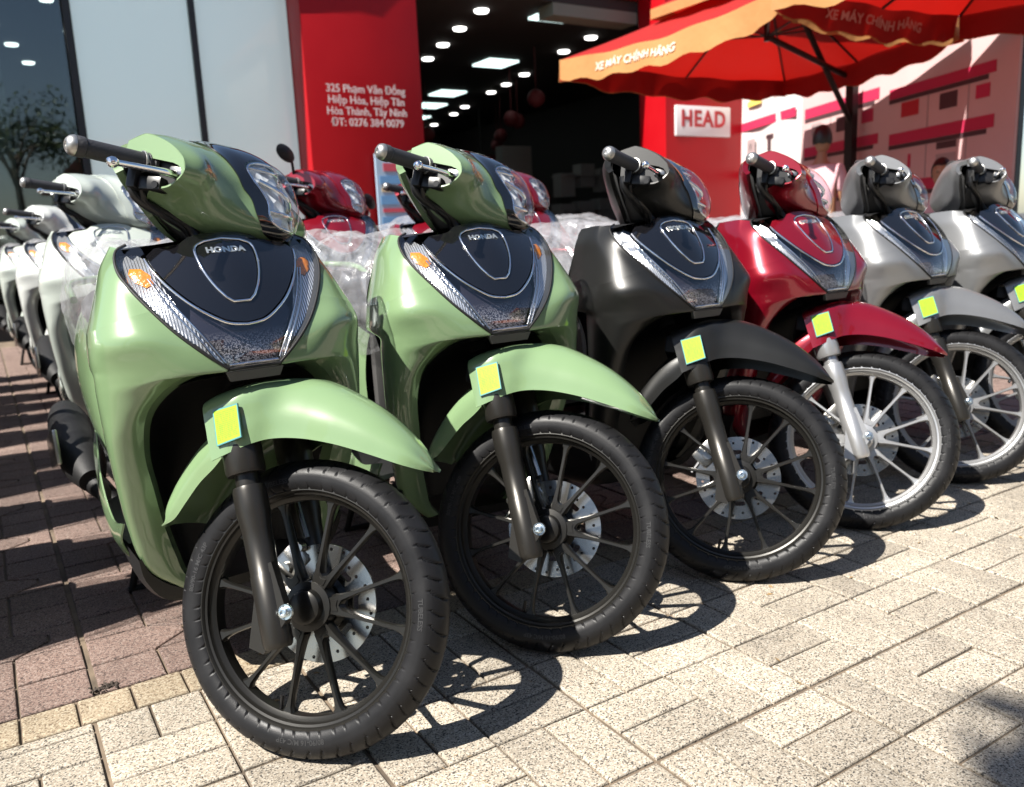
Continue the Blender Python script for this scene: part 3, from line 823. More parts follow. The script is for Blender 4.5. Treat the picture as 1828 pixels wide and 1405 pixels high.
    rows = [[np.array([x, y, z]) for x, z in K[y]] for y in st_]
    full = [[p * np.array([1, -1, 1]) for p in r] for r in reversed(rows[1:])] + rows
    NU, NV = 121, 72
    GC = surf(full, NU, NV)
    dU = np.gradient(GC, axis=0); dV = np.gradient(GC, axis=1)
    NC = np.cross(dU, dV); NC /= np.linalg.norm(NC, axis=2)[..., None] + 1e-12
    if NC[NU // 2, NV // 2, 0] < 0: NC = -NC
    def at(u, v, off=0.):
        u = min(max(u, 0), 1) * (NU - 1); v = min(max(v, 0), 1) * (NV - 1)
        i, j = min(int(u), NU - 2), min(int(v), NV - 2); a, b = u - i, v - j
        def bl(G): return G[i, j] * (1 - a) * (1 - b) + G[i + 1, j] * a * (1 - b) + G[i, j + 1] * (1 - a) * b + G[i + 1, j + 1] * a * b
        return bl(GC) + bl(NC) * off
    ysC = GC[:, 0, 1]
    def v_of(y, z):
        u = np.interp(y, ysC, np.linspace(0, 1, NU)) * (NU - 1); i = min(int(u), NU - 2); a = u - i
        col = GC[i, :, 2] * (1 - a) + GC[i + 1, :, 2] * a
        lo, hi = int(NV * .16), int(NV * .90)
        return (lo + int(np.argmin(np.abs(col[lo:hi] - z)))) / (NV - 1)
    lamz = [(0, 1.122), (.030, 1.117), (.055, 1.107), (.068, 1.092), (.066, 1.068), (.055, 1.046), (.048, 1.026), (.044, .998), (.029, .986), (0, .981)]
    lam = [(y, v_of(y, z)) for y, z in lamz]
    visz = [(.101, 1.108), (.097, 1.090), (.092, 1.069), (.086, 1.045), (.074, 1.028), (.065, 1.0), (.052, .980), (.036, .968)]
    vis = [(.078, .045), (.094, .14)] + [(y, v_of(y, z)) for y, z in visz] + [(0, v_of(0, .966) + .02)]
    lh = smooth2(lam, 30)
    lp = lh + [(-a, b) for a, b in reversed(lh[1:-1])]
    VM = (lam[0][1] + lam[-1][1]) / 2; VH = (lam[-1][1] - lam[0][1]) / 2
    hole = [(a * .97, VM + (b - VM) * .975) for a, b in lp]
    cw = MB(); cw.grid(GC); ff = []
    for i in range(NU - 1):
        for j in range(NV - 1):
            if not inside((GC[i:i + 2, j:j + 2, 1].mean(), (j + .5) / (NV - 1)), hole): ff.append((i * NV + j, (i + 1) * NV + j, (i + 1) * NV + j + 1, i * NV + j + 1))
    cw.f = ff
    cap = [(-.410, 1.080), (-.373, 1.095), (-.338, 1.087), (-.308, 1.073), (-.283, 1.052), (-.2765, 1.031), (-.281, 1.020), (-.284, 1.030), (-.291, 1.038), (-.304, 1.0425), (-.36, 1.050), (-.412, 1.053)]
    for sg in (1, -1):
        cw.add([(x, sg * .2148, z) for x, z in cap], [tuple(range(len(cap)))])
    cowl = P(cw, 'handlebar_cowl', 'paint', st=True, angle=48, solid=.0035)
    # where a (y, z) on the front sits in (u, v)
    FY, FZ = GC[..., 1], GC[..., 2]
    front = np.zeros((NU, NV), bool); front[:, int(NV * .12):int(NV * .93)] = True
    def uvof(y, z):
        d = (FY - y) ** 2 + (FZ - z) ** 2 + np.where(front, 0, 9)
        i, j = np.unravel_index(np.argmin(d), d.shape)
        return i / (NU - 1), j / (NV - 1)
    def uvpoly(half, n):
        h = smooth2(half, n)
        full_ = h + [(-a, b) for a, b in reversed(h)]
        return h
    # visor: black mask from crest to chin round the lamp
    ymap = lambda y, v: (.5 + y / .43)
    def ypos(y, v, off):
        # u whose y equals the request
        return at(.5 + y / .43, v, off)
    # re-grid so that u is proportional to y
    ys = GC[:, 0, 1]
    def at_y(y, v, off): return at(np.interp(y, ys, np.linspace(0, 1, NU)), v, off)
    vh = smooth2(vis, 40)
    vp = vh + [(-a, b) for a, b in reversed(vh[:-1])]
    SC = .22
    def to2(P_): return [(a, b * SC) for a, b in P_]
    vz = P(patch(to2(vp), [to2(lp)], lambda a, b: at_y(a, b / SC, .0035), .006), 'visor', 'visor', st=True, solid=.003, angle=60)
    ins = [(a * .98, VM + (b - VM) * .98) for a, b in lp]
    P(patch(to2(ins), [], lambda a, b: at_y(a, b / SC, -.006 - .012 * max(0, 1 - (a / .06) ** 2 - ((b / SC - VM) / VH) ** 2)), .006), 'headlight_reflector', 'facet', parent=cowl, angle=25)
    hb = MB()
    for y0, v0, y1, v1, r_ in [(-.050, VM - .05, .048, VM + .05, .006), (-.042, VM + .10, .042, VM + .09, .0045), (-.055, VM - .13, .055, VM - .13, .004)]:
        hb.tube([at_y(y0 + (y1 - y0) * t, v0 + (v1 - v0) * t, -.006) for t in np.linspace(0, 1, 9)], r_, 8)
    rimp = [at_y(a, b, -.001) for a, b in [(a * .94, VM + (b - VM) * .94) for a, b in lp]]
    hb.tube(np.array(rimp + rimp[:2]), .0032, 8)
    P(hb, 'headlight_trim', 'chrome', parent=cowl, angle=60)
    pr = MB().lathe([(.0, .0005), (-.002, .010), (-.008, .0155), (-.016, .0165)], at_y(.006, VM + .14, -.001), (at_y(0, VM + .14, .01) - at_y(0, VM + .14, 0)), 24)
    P(pr, 'headlight_projector', 'lens', parent=cowl, angle=60)
    P(patch(to2(lp), [], lambda a, b: at_y(a, b / SC, .0035 + .010 * max(0, 1 - (a / .066) ** 2 - ((b / SC - VM) / VH) ** 2)), .006), 'headlight_lens', 'lens', parent=cowl, angle=60)
    # rear shell
    rp = {0.0: [(-.395, .928), (-.432, .965), (-.462, 1.02), (-.470, 1.07), (-.455, 1.115), (-.435, 1.144)],
          .10: [(-.400, .940), (-.436, .978), (-.462, 1.03), (-.466, 1.07), (-.450, 1.10), (-.428, 1.118)],
          .17: [(-.425, .990), (-.447, 1.01), (-.460, 1.04), (-.458, 1.065), (-.442, 1.083), (-.416, 1.094)],
          .205: [(-.435, 1.02), (-.446, 1.032), (-.450, 1.048), (-.446, 1.062), (-.434, 1.073), (-.411, 1.081)]}
    rows = [[np.array([x, y, z]) for x, z in rp[y]] for y in sorted(rp)]
    full = [[p * np.array([1, -1, 1]) for p in r] for r in reversed(rows[1:])] + rows
    P(MB().grid(surf(full, 60, 26)), 'rear_cowl', 'paint', st=True, solid=.016, angle=50)
    ln = [[np.array([p[0] + .020, p[1] * .97, p[2] - .004]) for p in r] for r in full]
    P(MB().grid(surf(ln, 50, 20)), 'cowl_liner', 'plastic_grey', st=True, angle=60)
    core = MB()
    cp = [(-.398, .935), (-.432, .98), (-.452, 1.03), (-.452, 1.07), (-.42, 1.10), (-.33, 1.10), (-.268, 1.06), (-.262, 1.0), (-.335, .945)]
    for y0, y1, s0, s1 in [(-.16, -.07, .55, 1.0), (-.07, .07, 1., 1.), (.07, .16, 1.0, .55)]:
        cen = np.array([-.375, 1.04])
        ra = [(cen[0] + (x - cen[0]) * s0, y0, cen[1] + (z - cen[1]) * s0) for x, z in cp]; rb = [(cen[0] + (x - cen[0]) * s1, y1, cen[1] + (z - cen[1]) * s1) for x, z in cp]
        core.grid(np.array([ra, rb]), wrap_v=True)
    P(core, 'cowl_core', 'plastic_grey', st=True)
    for sg in (-1, 1):
        g0 = np.array([-.366, sg * .207, 1.0425]); g1 = np.array([-.418, sg * .326, 1.0255]); gd = (g1 - g0) / np.linalg.norm(g1 - g0); GL = np.linalg.norm(g1 - g0)
        gp = P(MB().lathe([(-.012, .001), (-.012, .0215), (-.006, .0215), (-.004, .019), (.002, .0195), (.005, .0170), (GL - .018, .0165), (GL - .016, .0185), (GL - .002, .0185), (GL, .017), (GL, .001)], g0, gd, 28), 'grip', 'rubber_grip', st=True)
        P(MB().lathe([(GL - .0005, .0182), (GL + .001, .0182), (GL + .007, .0160), (GL + .012, .0105), (GL + .013, .005), (GL + .011, .0045), (GL + .011, .0005)], g0, gd, 28), 'bar_end', 'bar_end', parent=gp)
        P(MB().lathe([(.0065, .0182), (.0072, .0200), (.0105, .0200), (.011, .0182)], g0, gd, 28), 'grip_ring', 'bar_end', parent=gp)
        # lever
        l0 = np.array([-.300, sg * .188, 1.026]); l1 = np.array([-.305, sg * .245, 1.016]); l2 = np.array([-.3195, sg * .336, .996])
        lv = P(MB().tube([l0, l1, l2], [.0085, .0072, .0055, .0055, .0055], 12, smooth=16).lathe([(-.010, .001), (-.008, .0065), (-.003, .0095), (.003, .0095), (.008, .0065), (.010, .001)], l2, l2 - l1, 16), 'brake_lever', 'chrome', st=True)
        P(MB().box((-.300, sg * .196, 1.030), (.030, .026, .018), bev=.004), 'lever_clamp', 'steel', parent=lv)
        hs = MB()
        cen = [(-.404, 1.050), (-.372, 1.056), (-.31, 1.046), (-.286, 1.040), (-.278, 1.026), (-.284, 1.008), (-.300, .994), (-.345, .986), (-.400, .985)]
        hs.prism([(-.385 + (x + .36) * .92, 1.02 + (z - 1.02) * .9) for x, z in cen], (0.02, sg * .186, .003), (1, 0, 0), (0, 0, 1), (0, 1, 0), .030)
        hs.box((-.345, sg * .205, 1.002), (.05, .03, .026), bev=.006).box((-.380, sg * .212, 1.012), (.020, .03, .045), bev=.005).tube([(-.33, sg * .20, 1.0), (-.33, sg * .222, .998)], .007, 10)
        P(hs, 'switch_housing', 'rubber_hose', st=True)
        ho = MB().tube([(-.395, sg * .206, 1.012), (-.388, sg * .200, .985), (-.368, sg * .175, .968), (-.345, sg * .135, .962), (-.325, sg * .105, .945), (-.300, sg * .095, .918)], .0105, 10, smooth=30)
        ho.tube([(-.372, sg * .206, 1.0), (-.372, sg * .19, .975), (-.352, sg * .16, .958), (-.335, sg * .12, .945), (-.325, sg * .09, .915)], .006, 8, smooth=24)
        P(ho, 'brake_hose', 'rubber_hose', st=True)
    INFO[name] = dict(slot=slot, steer=steer)
    return root, slot, steer

SLOTS = {'paint', 'panel', 'visor', 'rim', 'fork', 'indicator'}
M['paint'] = M['green']; M['panel'] = M['gloss_black']; M['visor'] = M['gloss_black']; M['rim'] = M['rim_black']; M['fork'] = M['fork_black']; M['indicator'] = M['amber']
SCHEMES = {
    'green': dict(paint='green', panel='gloss_black', visor='gloss_black', rim='rim_black', fork='fork_black', indicator='amber'),
    'black': dict(paint='matt_black', panel='gloss_black', visor='gloss_black', rim='rim_black', fork='fork_black', indicator='ridge'),
    'red': dict(paint='red', panel='red', visor='red', rim='rim_silver', fork='rim_silver', indicator='ridge'),
    'silver': dict(paint='silver', panel='gloss_black', visor='gloss_black', rim='rim_dark', fork='fork_black', indicator='ridge'),
    'white': dict(paint='white', panel='white', visor='gloss_black', rim='rim_black', fork='rim_black', indicator='amber'),
    'pale': dict(paint='grey_white', panel='grey_white', visor='grey_white', rim='rim_black', fork='rim_black', indicator='amber'),
}
M['rim_dark'] = pbr('grey alloy', (.30, .30, .30), .32, metal=.7)
_proto = {}
def dress(src_root, scheme, steer_angle, into=None):
    """give a scooter (or a fresh copy of it) its colours and steering angle"""
    root, slot, steer = src_root
    sch = SCHEMES[scheme]
    SM = steer_matrix(steer_angle)
    def cp(o, parent):
        c = o.copy(); COL.objects.link(c)
        if parent is not None: c.parent = parent
        if o.name in slot:
            s_ = c.material_slots[0]; s_.link = 'OBJECT'; s_.material = M[sch[slot[o.name]]]
        if o.name in steer: c.matrix_local = SM
        if o.name.startswith('energy_label'): c.location = (0, rng.normal(0, .004), rng.normal(0, .004))
        for k in o.children: cp(k, c)
        return c
    if into is None: return cp(root, None)
    for o in [root] + list(root.children_recursive):
        if o.name in slot:
            s_ = o.material_slots[0]; s_.link = 'OBJECT'; s_.material = M[sch[slot[o.name]]]
        if o.name in steer: o.matrix_local = SM
    return root
LEAN = .0148
def put(root, x, y, yaw, label, group):
    root.location = (x, y, -.006); root.rotation_euler = (0, -LEAN, yaw)
    tag(root, label, 'scooter', group)
    return root
# ------------------------------------------------------------------ ground
def world_mb(): return MB()
def sheet(name, x0, x1, y0, y1, z, mat):
    o = MB().add([(x0, y0, z), (x1, y0, z), (x1, y1, z), (x0, y1, z)], [(0, 1, 2, 3)]).make(name, mat, frame='w', smooth=False)
    return tag(o, kind='structure')
M['asphalt'] = pbr('asphalt', (.05, .05, .052), .9, bump=(60, .6), noise=(3, .25))
M['kerb'] = pbr('concrete kerb', (.30, .29, .27), .85, bump=(80, .4), noise=(6, .2))
M['floor_tile'] = pbr('dark showroom floor tile', (.05, .048, .045), .25)
ground = sheet('ground', -260, 260, -260, 260, -.16, M['asphalt'])
pavement = tag(MB().box((3.0, 4.0, -.0835), (30, 13.6, .153)).make('pavement', M['joint'], frame='w', smooth=False), kind='structure')
kerb = tag(MB().box((3.0, -2.91, -.073), (30, .20, .15), bev=.015).make('kerb', M['kerb'], frame='w'), kind='structure')

def paver_mesh(poly, mat, name):
    """slab with a worn, slightly rounded arris; poly CCW, top at z=0"""
    P_ = np.array(poly, float); n = len(P_); c = P_.mean(0)
    def inset(d):
        out = []
        for i in range(n):
            a, b, e = P_[i - 1], P_[i], P_[(i + 1) % n]
            d1 = (b - a) / np.linalg.norm(b - a); d2 = (e - b) / np.linalg.norm(e - b)
            n1 = np.array([-d1[1], d1[0]]); n2 = np.array([-d2[1], d2[0]])
            k = (n1 + n2); k /= np.linalg.norm(k)
            out.append(b + k * d / max(.4, k @ n1))
        return out
    o1, o2, o3 = inset(.0028), inset(.0042), inset(.0072)
    v = [(x, y, -.03) for x, y in o1] + [(x, y, -.0032) for x, y in o1] + [(x, y, -.0008) for x, y in o2] + [(x, y, 0) for x, y in o3]
    f = [tuple(range(3 * n, 4 * n))]
    for r_ in range(3):
        for i in range(n):
            j = (i + 1) % n
            f.append((r_ * n + i, r_ * n + j, (r_ + 1) * n + j, (r_ + 1) * n + i))
    return v, f
pieces = []      # (key, polygon, mat)
PX = .2075
def rect(x0, x1, y0, y1): return [(x0, y0), (x1, y0), (x1, y1), (x0, y1)]
Y_PALE, Y_RED = 1.783, 1.894
for i in range(-12, 30):
    for j in range(-19, 4):
        x0, y0 = 1.32 + i * PX, 1.022 + j * PX
        g0x = .0018 if i % 2 == 0 else 0; g1x = .0018 if i % 2 == 1 else 0
        g0y = .0018 if j % 2 == 0 else 0; g1y = .0018 if j % 2 == 1 else 0
        xa, xb, ya, yb = x0 + g0x, x0 + PX - g1x, y0 + g0y, min(y0 + PX - g1y, Y_PALE)
        if yb - ya < .02: continue
        if (i + j) % 2 == 0:
            ym = min((y0 * 2 + PX) / 2, yb)
            pieces.append((rect(xa, xb, ya, ym), 'paver_pale'))
            if yb - ym > .02: pieces.append((rect(xa, xb, ym, yb), 'paver_pale'))
        else:
            xm = (xa + xb) / 2
            pieces += [(rect(xa, xm, ya, yb), 'paver_pale'), (rect(xm, xb, ya, yb), 'paver_pale')]
for i in range(-12, 72):
    pieces.append((rect(.052 + i * .1055, .052 + (i + 1) * .1055, Y_PALE, Y_RED), 'paver_yellow'))
RP = .1455
for i in range(-4, 44):
    x0 = .0925 + i * 2 * RP
    for j in range(0, 56):
        y0 = Y_RED + .003 + j * RP; y1 = y0 + RP
        k = (j + (2 if i % 2 else 0)) % 3
        # left half: plain slabs; every third one reaches over to the right with a pointed end
        if k == 1:
            pieces.append(([(x0 + .004, y0), (x0 + RP, y0), (x0 + RP + .078, y0 + .06), (x0 + RP + .078, y1 - .045), (x0 + RP, y1), (x0 + .004, y1)], 'paver_red'))
            pieces.append(([(x0 + RP, y0), (x0 + 2 * RP - .004, y0), (x0 + 2 * RP - .004, y1), (x0 + RP, y1), (x0 + RP + .078, y1 - .045), (x0 + RP + .078, y0 + .06)], 'paver_red'))
        else:
            pieces.append((rect(x0 + .004, x0 + RP, y0, y1), 'paver_red'))
            pieces.append((rect(x0 + RP, x0 + 2 * RP - .004, y0, y1), 'paver_red'))
fx = 1496.78
def project(p):
    d = Vector(p) - Vector((0, 0, .93681)); z = d.dot(cf_)
    return (914 + fx * d.dot(cr_) / z, 702.5 - fx * d.dot(cu_) / z, z) if z > .1 else (-9999, 0, -1)
scored = []
for poly, mt in pieces:
    c = np.mean(poly, 0); u, v_, z = project((c[0], c[1], 0))
    vis = z > 0 and -70 < u < 1900 and v_ < 1470
    # the slabs under the rows of scooters are mostly hidden
    hid = (c[0] > .75 and c[1] > 1.9) or (c[0] > .35 and c[1] > 2.45)
    scored.append((z + (6 if hid else 0) if vis else 99, poly, mt))
scored.sort(key=lambda q: q[0])
cache = {}
for q in scored[:300]:
    poly, mt = np.array(q[1]), q[2]; c = poly.mean(0); rel = poly - c
    key = (mt, tuple(np.round(rel, 3).ravel()))
    if key not in cache:
        v, f = paver_mesh(rel, mt, 'paver')
        me = bpy.data.meshes.new('paver'); me.from_pydata(v, [], f); me.materials.append(M[mt]); cache[key] = me
    o = bpy.data.objects.new('paver', cache[key]); COL.objects.link(o); o.parent = pavement
    o.location = (c[0], c[1], rng.normal(0, .0006)); o.rotation_euler = (rng.normal(0, .003), rng.normal(0, .003), rng.normal(0, .0025))
for mt in ('paver_pale', 'paver_yellow', 'paver_red'):
    mb = MB()
    for q in scored[300:]:
        if q[2] == mt:
            poly = np.array(q[1]); c = poly.mean(0); v, f = paver_mesh(poly - c, mt, '')
            mb.add([(x + c[0], y + c[1], z + rng.normal(0, .0001)) for x, y, z in v], f)
    o = mb.make('pavers', M[mt], pavement, frame='w', smooth=False, recalc=False); o['kind'] = 'stuff'

M['dry_leaf'] = pbr('dry leaf', (.20, .13, .06), .8); M['soil'] = pbr('dark soil', (.035, .026, .02), .95)
mb = MB()
for _ in range(70):
    x, y = rng.uniform(.2, 3.4), rng.uniform(.65, 2.0); an = rng.uniform(0, 6.28); s = rng.uniform(.004, .012)
    d = np.array([math.cos(an), math.sin(an), 0]) * s; e = np.array([-d[1], d[0], 0]) * .35; q = np.array([x, y, .0012]); up = np.array([0, 0, s * .25])
    mb.add([q - d, q + e + up, q + d, q - e], [(0, 1, 2, 3)])
for _ in range(26):   # grass clippings
    x, y = .62 + rng.normal(0, .05), 1.17 + rng.normal(0, .04); an = rng.uniform(0, 6.28); d = np.array([math.cos(an), math.sin(an), .1]) * .012; q = np.array([x, y, .001])
    mb.add([q, q + d, q + d + [0, .0012, .001]], [(0, 1, 2)])
tag(mb.make('leaf_litter', M['dry_leaf'], frame='w', smooth=False, recalc=False), 'tiny dry leaves and clippings scattered on the pale paving', 'litter', kind='stuff')
mb = MB()
for _ in range(70):
    s = rng.uniform(.002, .0055); mb.box((.112 + rng.normal(0, .012), 1.915 + rng.normal(0, .007), s * .2), (s * 1.8, s, s * .7), rot=np.linalg.qr(rng.normal(0, 1, (3, 3)))[0], bev=s * .2)
tag(mb.make('soil_crumbs', M['soil'], frame='w', recalc=False), 'dark soil crumbs in a broken paving corner by the yellow border', 'soil', kind='stuff')

# ------------------------------------------------------------------ scooters
proto = build_scooter('scooter')
G1 = 'scooters in the front row'
ROW1 = [(.41663, 1.45149, .01195, .7735, 'green', 'sage green scooter at the near end of the row, first in line'),
        (.99903, 1.51047, -.06807, .8016, 'green', 'sage green scooter standing between the other green one and the satin black one'),
        (1.62143, 1.51231, -.00972, .8216, 'black', 'satin black scooter between a green scooter and a red one'),
        (2.20009, 1.54966, -.01026, .7825, 'red', 'candy red scooter with silver front wheel and silver fork'),
        (2.84414, 1.61767, .00458, .7962, 'silver', 'matt silver scooter standing next to the candy red one'),
        (3.45060, 1.60986, .02899, .7984, 'silver', 'matt silver scooter at the far end, cut off by the picture edge')]
for k, (x, y, yaw, st, sch, lab) in enumerate(ROW1):
    if k == 0: r_ = dress(proto, sch, st, into=True)
    else: r_ = dress(proto, sch, st)
    put(r_, x, y, yaw, lab, G1)
G2 = 'scooters in the rows behind'
ROW2 = [(.47, 3.42, 'pale', 'pale grey scooter close behind the first green one, beside the aisle', 1.08),
        (.46, 5.35, 'white', 'white scooter second along the aisle behind the pale grey one', 1.06),
        (.42, 7.25, 'pale', 'pale scooter farthest down the aisle near the dark glass', 1.06),
        (1.42, 3.50, 'red', 'red scooter in a clear bag seen between the two green scooters', 1.10),
        (1.96, 3.52, 'red', 'red scooter hidden behind the second green scooter, bag over its seat', 1.06),
        (2.46, 3.50, 'red', 'red scooter in a clear bag seen between the green and black scooters', 1.10),
        (3.52, 3.55, 'black', 'black scooter seen between the satin black and candy red scooters', 1.08),
        (4.55, 3.60, 'silver', 'silver scooter behind the gap right of the candy red scooter', 1.02)]
roots2 = []
for x, y, sch, lab, sc_ in ROW2:
    r_ = dress(proto, sch, R(40)); put(r_, x, y, rng.normal(0, .03), lab, G2); r_.scale = (sc_,) * 3; roots2.append(r_)
# mirrors on the registered red scooter behind
def mirrors(root):
    for sg in (-1, 1):
        mb = MB().tube([(-.40, sg * .19, 1.06), (-.38, sg * .24, 1.10), (-.36, sg * .28, 1.115)], .006, 8, smooth=10)
        q = MB().lathe([(-.008, .001), (-.008, .028), (.0, .033), (.010, .022), (.014, .001)], (-.36, sg * .32, 1.125), (1, 0, .1), 20)
        mb.add([(a, sg * .32 + (b - sg * .32) * 1.8, c) for a, b, c in q.v], q.f)
        o = mb.make('mirror', M['plastic'], root); o.matrix_local = steer_matrix(R(40))
mirrors(roots2[3])
# the row that faces the aisle: only its shadow falls into the view
for k in range(11):
    r_ = dress(proto, ('black', 'red', 'silver')[k % 3], R(38))
    put(r_, -1.80 + rng.normal(0, .03), 2.29 + .505 * k + rng.normal(0, .02), R(-90) + rng.normal(0, .035), 'scooter parked tail to the aisle, its shadow on the paving', 'scooters parked tail to the aisle')

# ------------------------------------------------------------------ showroom
M['red_wall'] = pbr('red cladding', (.30, .0015, .005), .45, spec=.25, noise=(1.2, .06))
M['red_text'] = pbr('white cut letters', (.60, .55, .54), .5)
M['frosted'] = pbr('filmed shop glass', (.50, .62, .62), .22, metal=.10, coat=.5, emit=((.74, .92, .92), .10), noise=(.35, .04))  # faint emission added to brighten the panes, which are no lamps
M['mullion'] = pbr('dark aluminium', (.03, .035, .037), .4, metal=.4)
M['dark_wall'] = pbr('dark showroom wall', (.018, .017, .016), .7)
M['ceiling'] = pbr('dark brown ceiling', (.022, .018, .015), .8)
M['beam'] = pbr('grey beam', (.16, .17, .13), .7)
M['lamp_on'] = pbr('lit ceiling lamp', (.8, .8, .8), .5, emit=((1, .99, .95), 2.0))
M['panel_on'] = pbr('lit ceiling panel', (.7, .8, .8), .5, emit=((.72, .95, .92), .85))
M['shop_glass'] = mat_lens('shop window glass', (.62, .70, .70))
bld = empty('showroom_building', (4, 10.4, 0), 'red fronted showroom with pale glass wall and open dark entrance', 'building')
def bpart(mb, name, mat, parent=bld, **k):
    o = mb.make(name, M[mat] if isinstance(mat, str) else mat, None, frame='w', **k)
    o.parent = parent
    if parent is bld: o.matrix_parent_inverse = Matrix.Translation(-Vector((4, 10.4, 0)))
    return o
def wbox(x0, x1, y0, y1, z0, z1, bev=0.): return MB().box(((x0 + x1) / 2, (y0 + y1) / 2, (z0 + z1) / 2), (x1 - x0, y1 - y0, z1 - z0), bev=bev)
bpart(wbox(3.70, 5.27, 10.4, 10.95, -.005, 5.2, .01), 'red_pillar', 'red_wall')
bpart(wbox(9.20, 10.95, 10.0, 10.6, -.005, 5.2, .01), 'red_pillar', 'red_wall')
bpart(wbox(-6.0, 3.69, 10.80, 10.94, -.005, .40), 'plinth', 'dark_wall')
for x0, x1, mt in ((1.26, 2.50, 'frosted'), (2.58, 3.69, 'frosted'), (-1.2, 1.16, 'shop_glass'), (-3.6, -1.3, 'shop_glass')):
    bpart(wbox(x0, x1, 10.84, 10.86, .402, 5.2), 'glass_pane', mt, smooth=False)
for x in (1.21, 2.54, -1.25): bpart(wbox(x - .035, x + .035, 10.80, 10.90, .402, 5.2), 'mullion', 'mullion')
bpart(wbox(.30, .55, 11.6, 11.9, 0, 4.1), 'inner_column', 'beam')
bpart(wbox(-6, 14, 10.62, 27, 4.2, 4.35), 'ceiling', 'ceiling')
bpart(wbox(-6, 14, 10.2, 27, 5.2, 5.5), 'roof', 'dark_wall')  # unseen roof slab, added to keep daylight from leaking inside
bpart(wbox(5.28, 9.19, 10.55, 10.90, 4.36, 5.19), 'fascia', 'red_wall')  # out of view, added to stop light leaking in above the entrance
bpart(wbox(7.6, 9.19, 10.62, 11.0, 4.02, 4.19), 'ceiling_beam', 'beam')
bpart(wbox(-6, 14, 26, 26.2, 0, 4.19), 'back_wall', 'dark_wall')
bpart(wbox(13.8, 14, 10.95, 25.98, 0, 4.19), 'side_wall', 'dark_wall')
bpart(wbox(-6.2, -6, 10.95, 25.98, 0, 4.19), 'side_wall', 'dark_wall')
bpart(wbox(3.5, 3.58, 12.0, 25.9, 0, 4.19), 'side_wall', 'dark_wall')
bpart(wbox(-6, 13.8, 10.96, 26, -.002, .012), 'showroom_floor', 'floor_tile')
bpart(wbox(10.96, 16, 10.3, 10.5, 0, 5.2), 'side_wall', 'red_wall')
for x, y, r_ in [(6.87, 11.43, .10), (7.10, 12.52, .10), (7.39, 13.65, .10), (7.67, 14.79, .10), (9.55, 12.25, .10), (9.27, 11.12, .10), (9.77, 13.36, .10), (10.32, 15.54, .10), (10.59, 16.69, .10), (10.8, 17.7, .10), (11.3, 19.87, .10), (11.65, 21.12, .10), (12.13, 23.24, .10), (12.39, 24.25, .10),
             (8.6, 19.5, .10), (8.95, 20.9, .10), (9.3, 22.3, .10), (9.6, 23.6, .10), (.75, 12.3, .08), (1.25, 13.1, .08), (.65, 14.8, .09), (.95, 16.0, .09), (1.25, 17.4, .09), (-.2, 18.5, .09)]:
    bpart(MB().lathe([(0, .001), (0, r_), (.03, r_ * 1.12), (.03, .001)], (x, y, 4.168), (0, 0, 1), 20), 'ceiling_lamp', 'lamp_on')
for x, y in [(8.1, 11.2), (9.1, 14.7), (9.85, 18.1), (10.3, 19.9), (10.9, 22.0)]:
    bpart(wbox(x - .33, x + .33, y - .33, y + .33, 4.165, 4.199), 'ceiling_panel', 'panel_on')
# half-seen stock inside
M['dim_grey'] = pbr('grey display', (.20, .20, .19), .7); M['dim_red'] = pbr('red paper lantern', (.09, .004, .006), .7)
for i, (x, y, z, s) in enumerate([(9.0, 13.2, 3.3, .16), (9.6, 15.0, 3.2, .16), (10.4, 16.0, 3.3, .16), (8.7, 17.0, 3.1, .16), (11.2, 18.0, 3.25, .16), (12.0, 19.5, 3.2, .16)]):
    mb = MB().lathe([(-s, .001)] + [(s * math.sin(t), s * math.cos(t) + .003) for t in np.linspace(-1.3, 1.3, 9)] + [(s, .001)], (x, y, z), (0, 0, 1), 20).tube([(x, y, z + s), (x, y, 4.19)], .008, 6)
    tag(bpart(mb, 'red_lantern', 'dim_red', None), ('red paper lantern hanging just inside the entrance', 'red lantern hanging second from the entrance', 'red lantern hanging in the middle of the showroom', 'red lantern hanging low over the left of the showroom', 'red lantern hanging deep in the showroom', 'red lantern hanging farthest inside')[i], 'lantern', 'lanterns in the showroom')
for i, (x0, x1, y, z0, z1) in enumerate([(7.4, 8.4, 19, 1.6, 2.8), (9.0, 10.3, 21, 1.5, 3.0), (10.6, 11.4, 17, 1.9, 2.9)]):
    mb = wbox(x0, x1, y, y + .3, 0, z1)
    bpart(mb, 'display_panel', 'dim_grey')
for i, (x0, y, n) in enumerate([(6.2, 20.5, 5), (9.4, 19.4, 4), (11.2, 15.5, 4)]):
    mb = MB()
    for k in range(n):
        mb.box((x0 + .55 * k, y, .75 + .05 * ((k * 7) % 3)), (.42, .35, 1.5)); mb.box((x0 + .55 * k, y - .05, 1.9 + .1 * ((k * 5) % 3)), (.38, .3, .5))
    for q in range(3): mb.box((x0 + .27 * n, y, .6 + .75 * q), (.6 * n, .5, .03))
    o = bpart(mb, 'stock_shelf', 'dim_grey'); o['kind'] = 'stuff'
for x, y, z0, z1 in [(8.2, 22, 2.6, 3.3), (11.6, 20, 2.3, 3.0)]:
    bpart(wbox(x, x + 1.3, y, y + .06, z0, z1), 'hanging_banner', 'dim_red')
    bpart(MB().tube([(x + .2, y + .03, z1), (x + .2, y + .03, 4.19)], .01, 5), 'banner_cord', 'dark_wall'); bpart(MB().tube([(x + 1.1, y + .03, z1), (x + 1.1, y + .03, 4.19)], .01, 5), 'banner_cord', 'dark_wall')
def wall_text(s, size, x, y, z, parent, name, mat, bold=.0, spacing=1., ex=.004, xs=1.):
    v, f = text_mb(s, size, bold=bold, extrude=ex, spacing=spacing, xs=xs)
    return bpart(MB().add([(x + a, y - c - ex, z + b) for a, b, c in v], f), name, mat, parent, smooth=False)
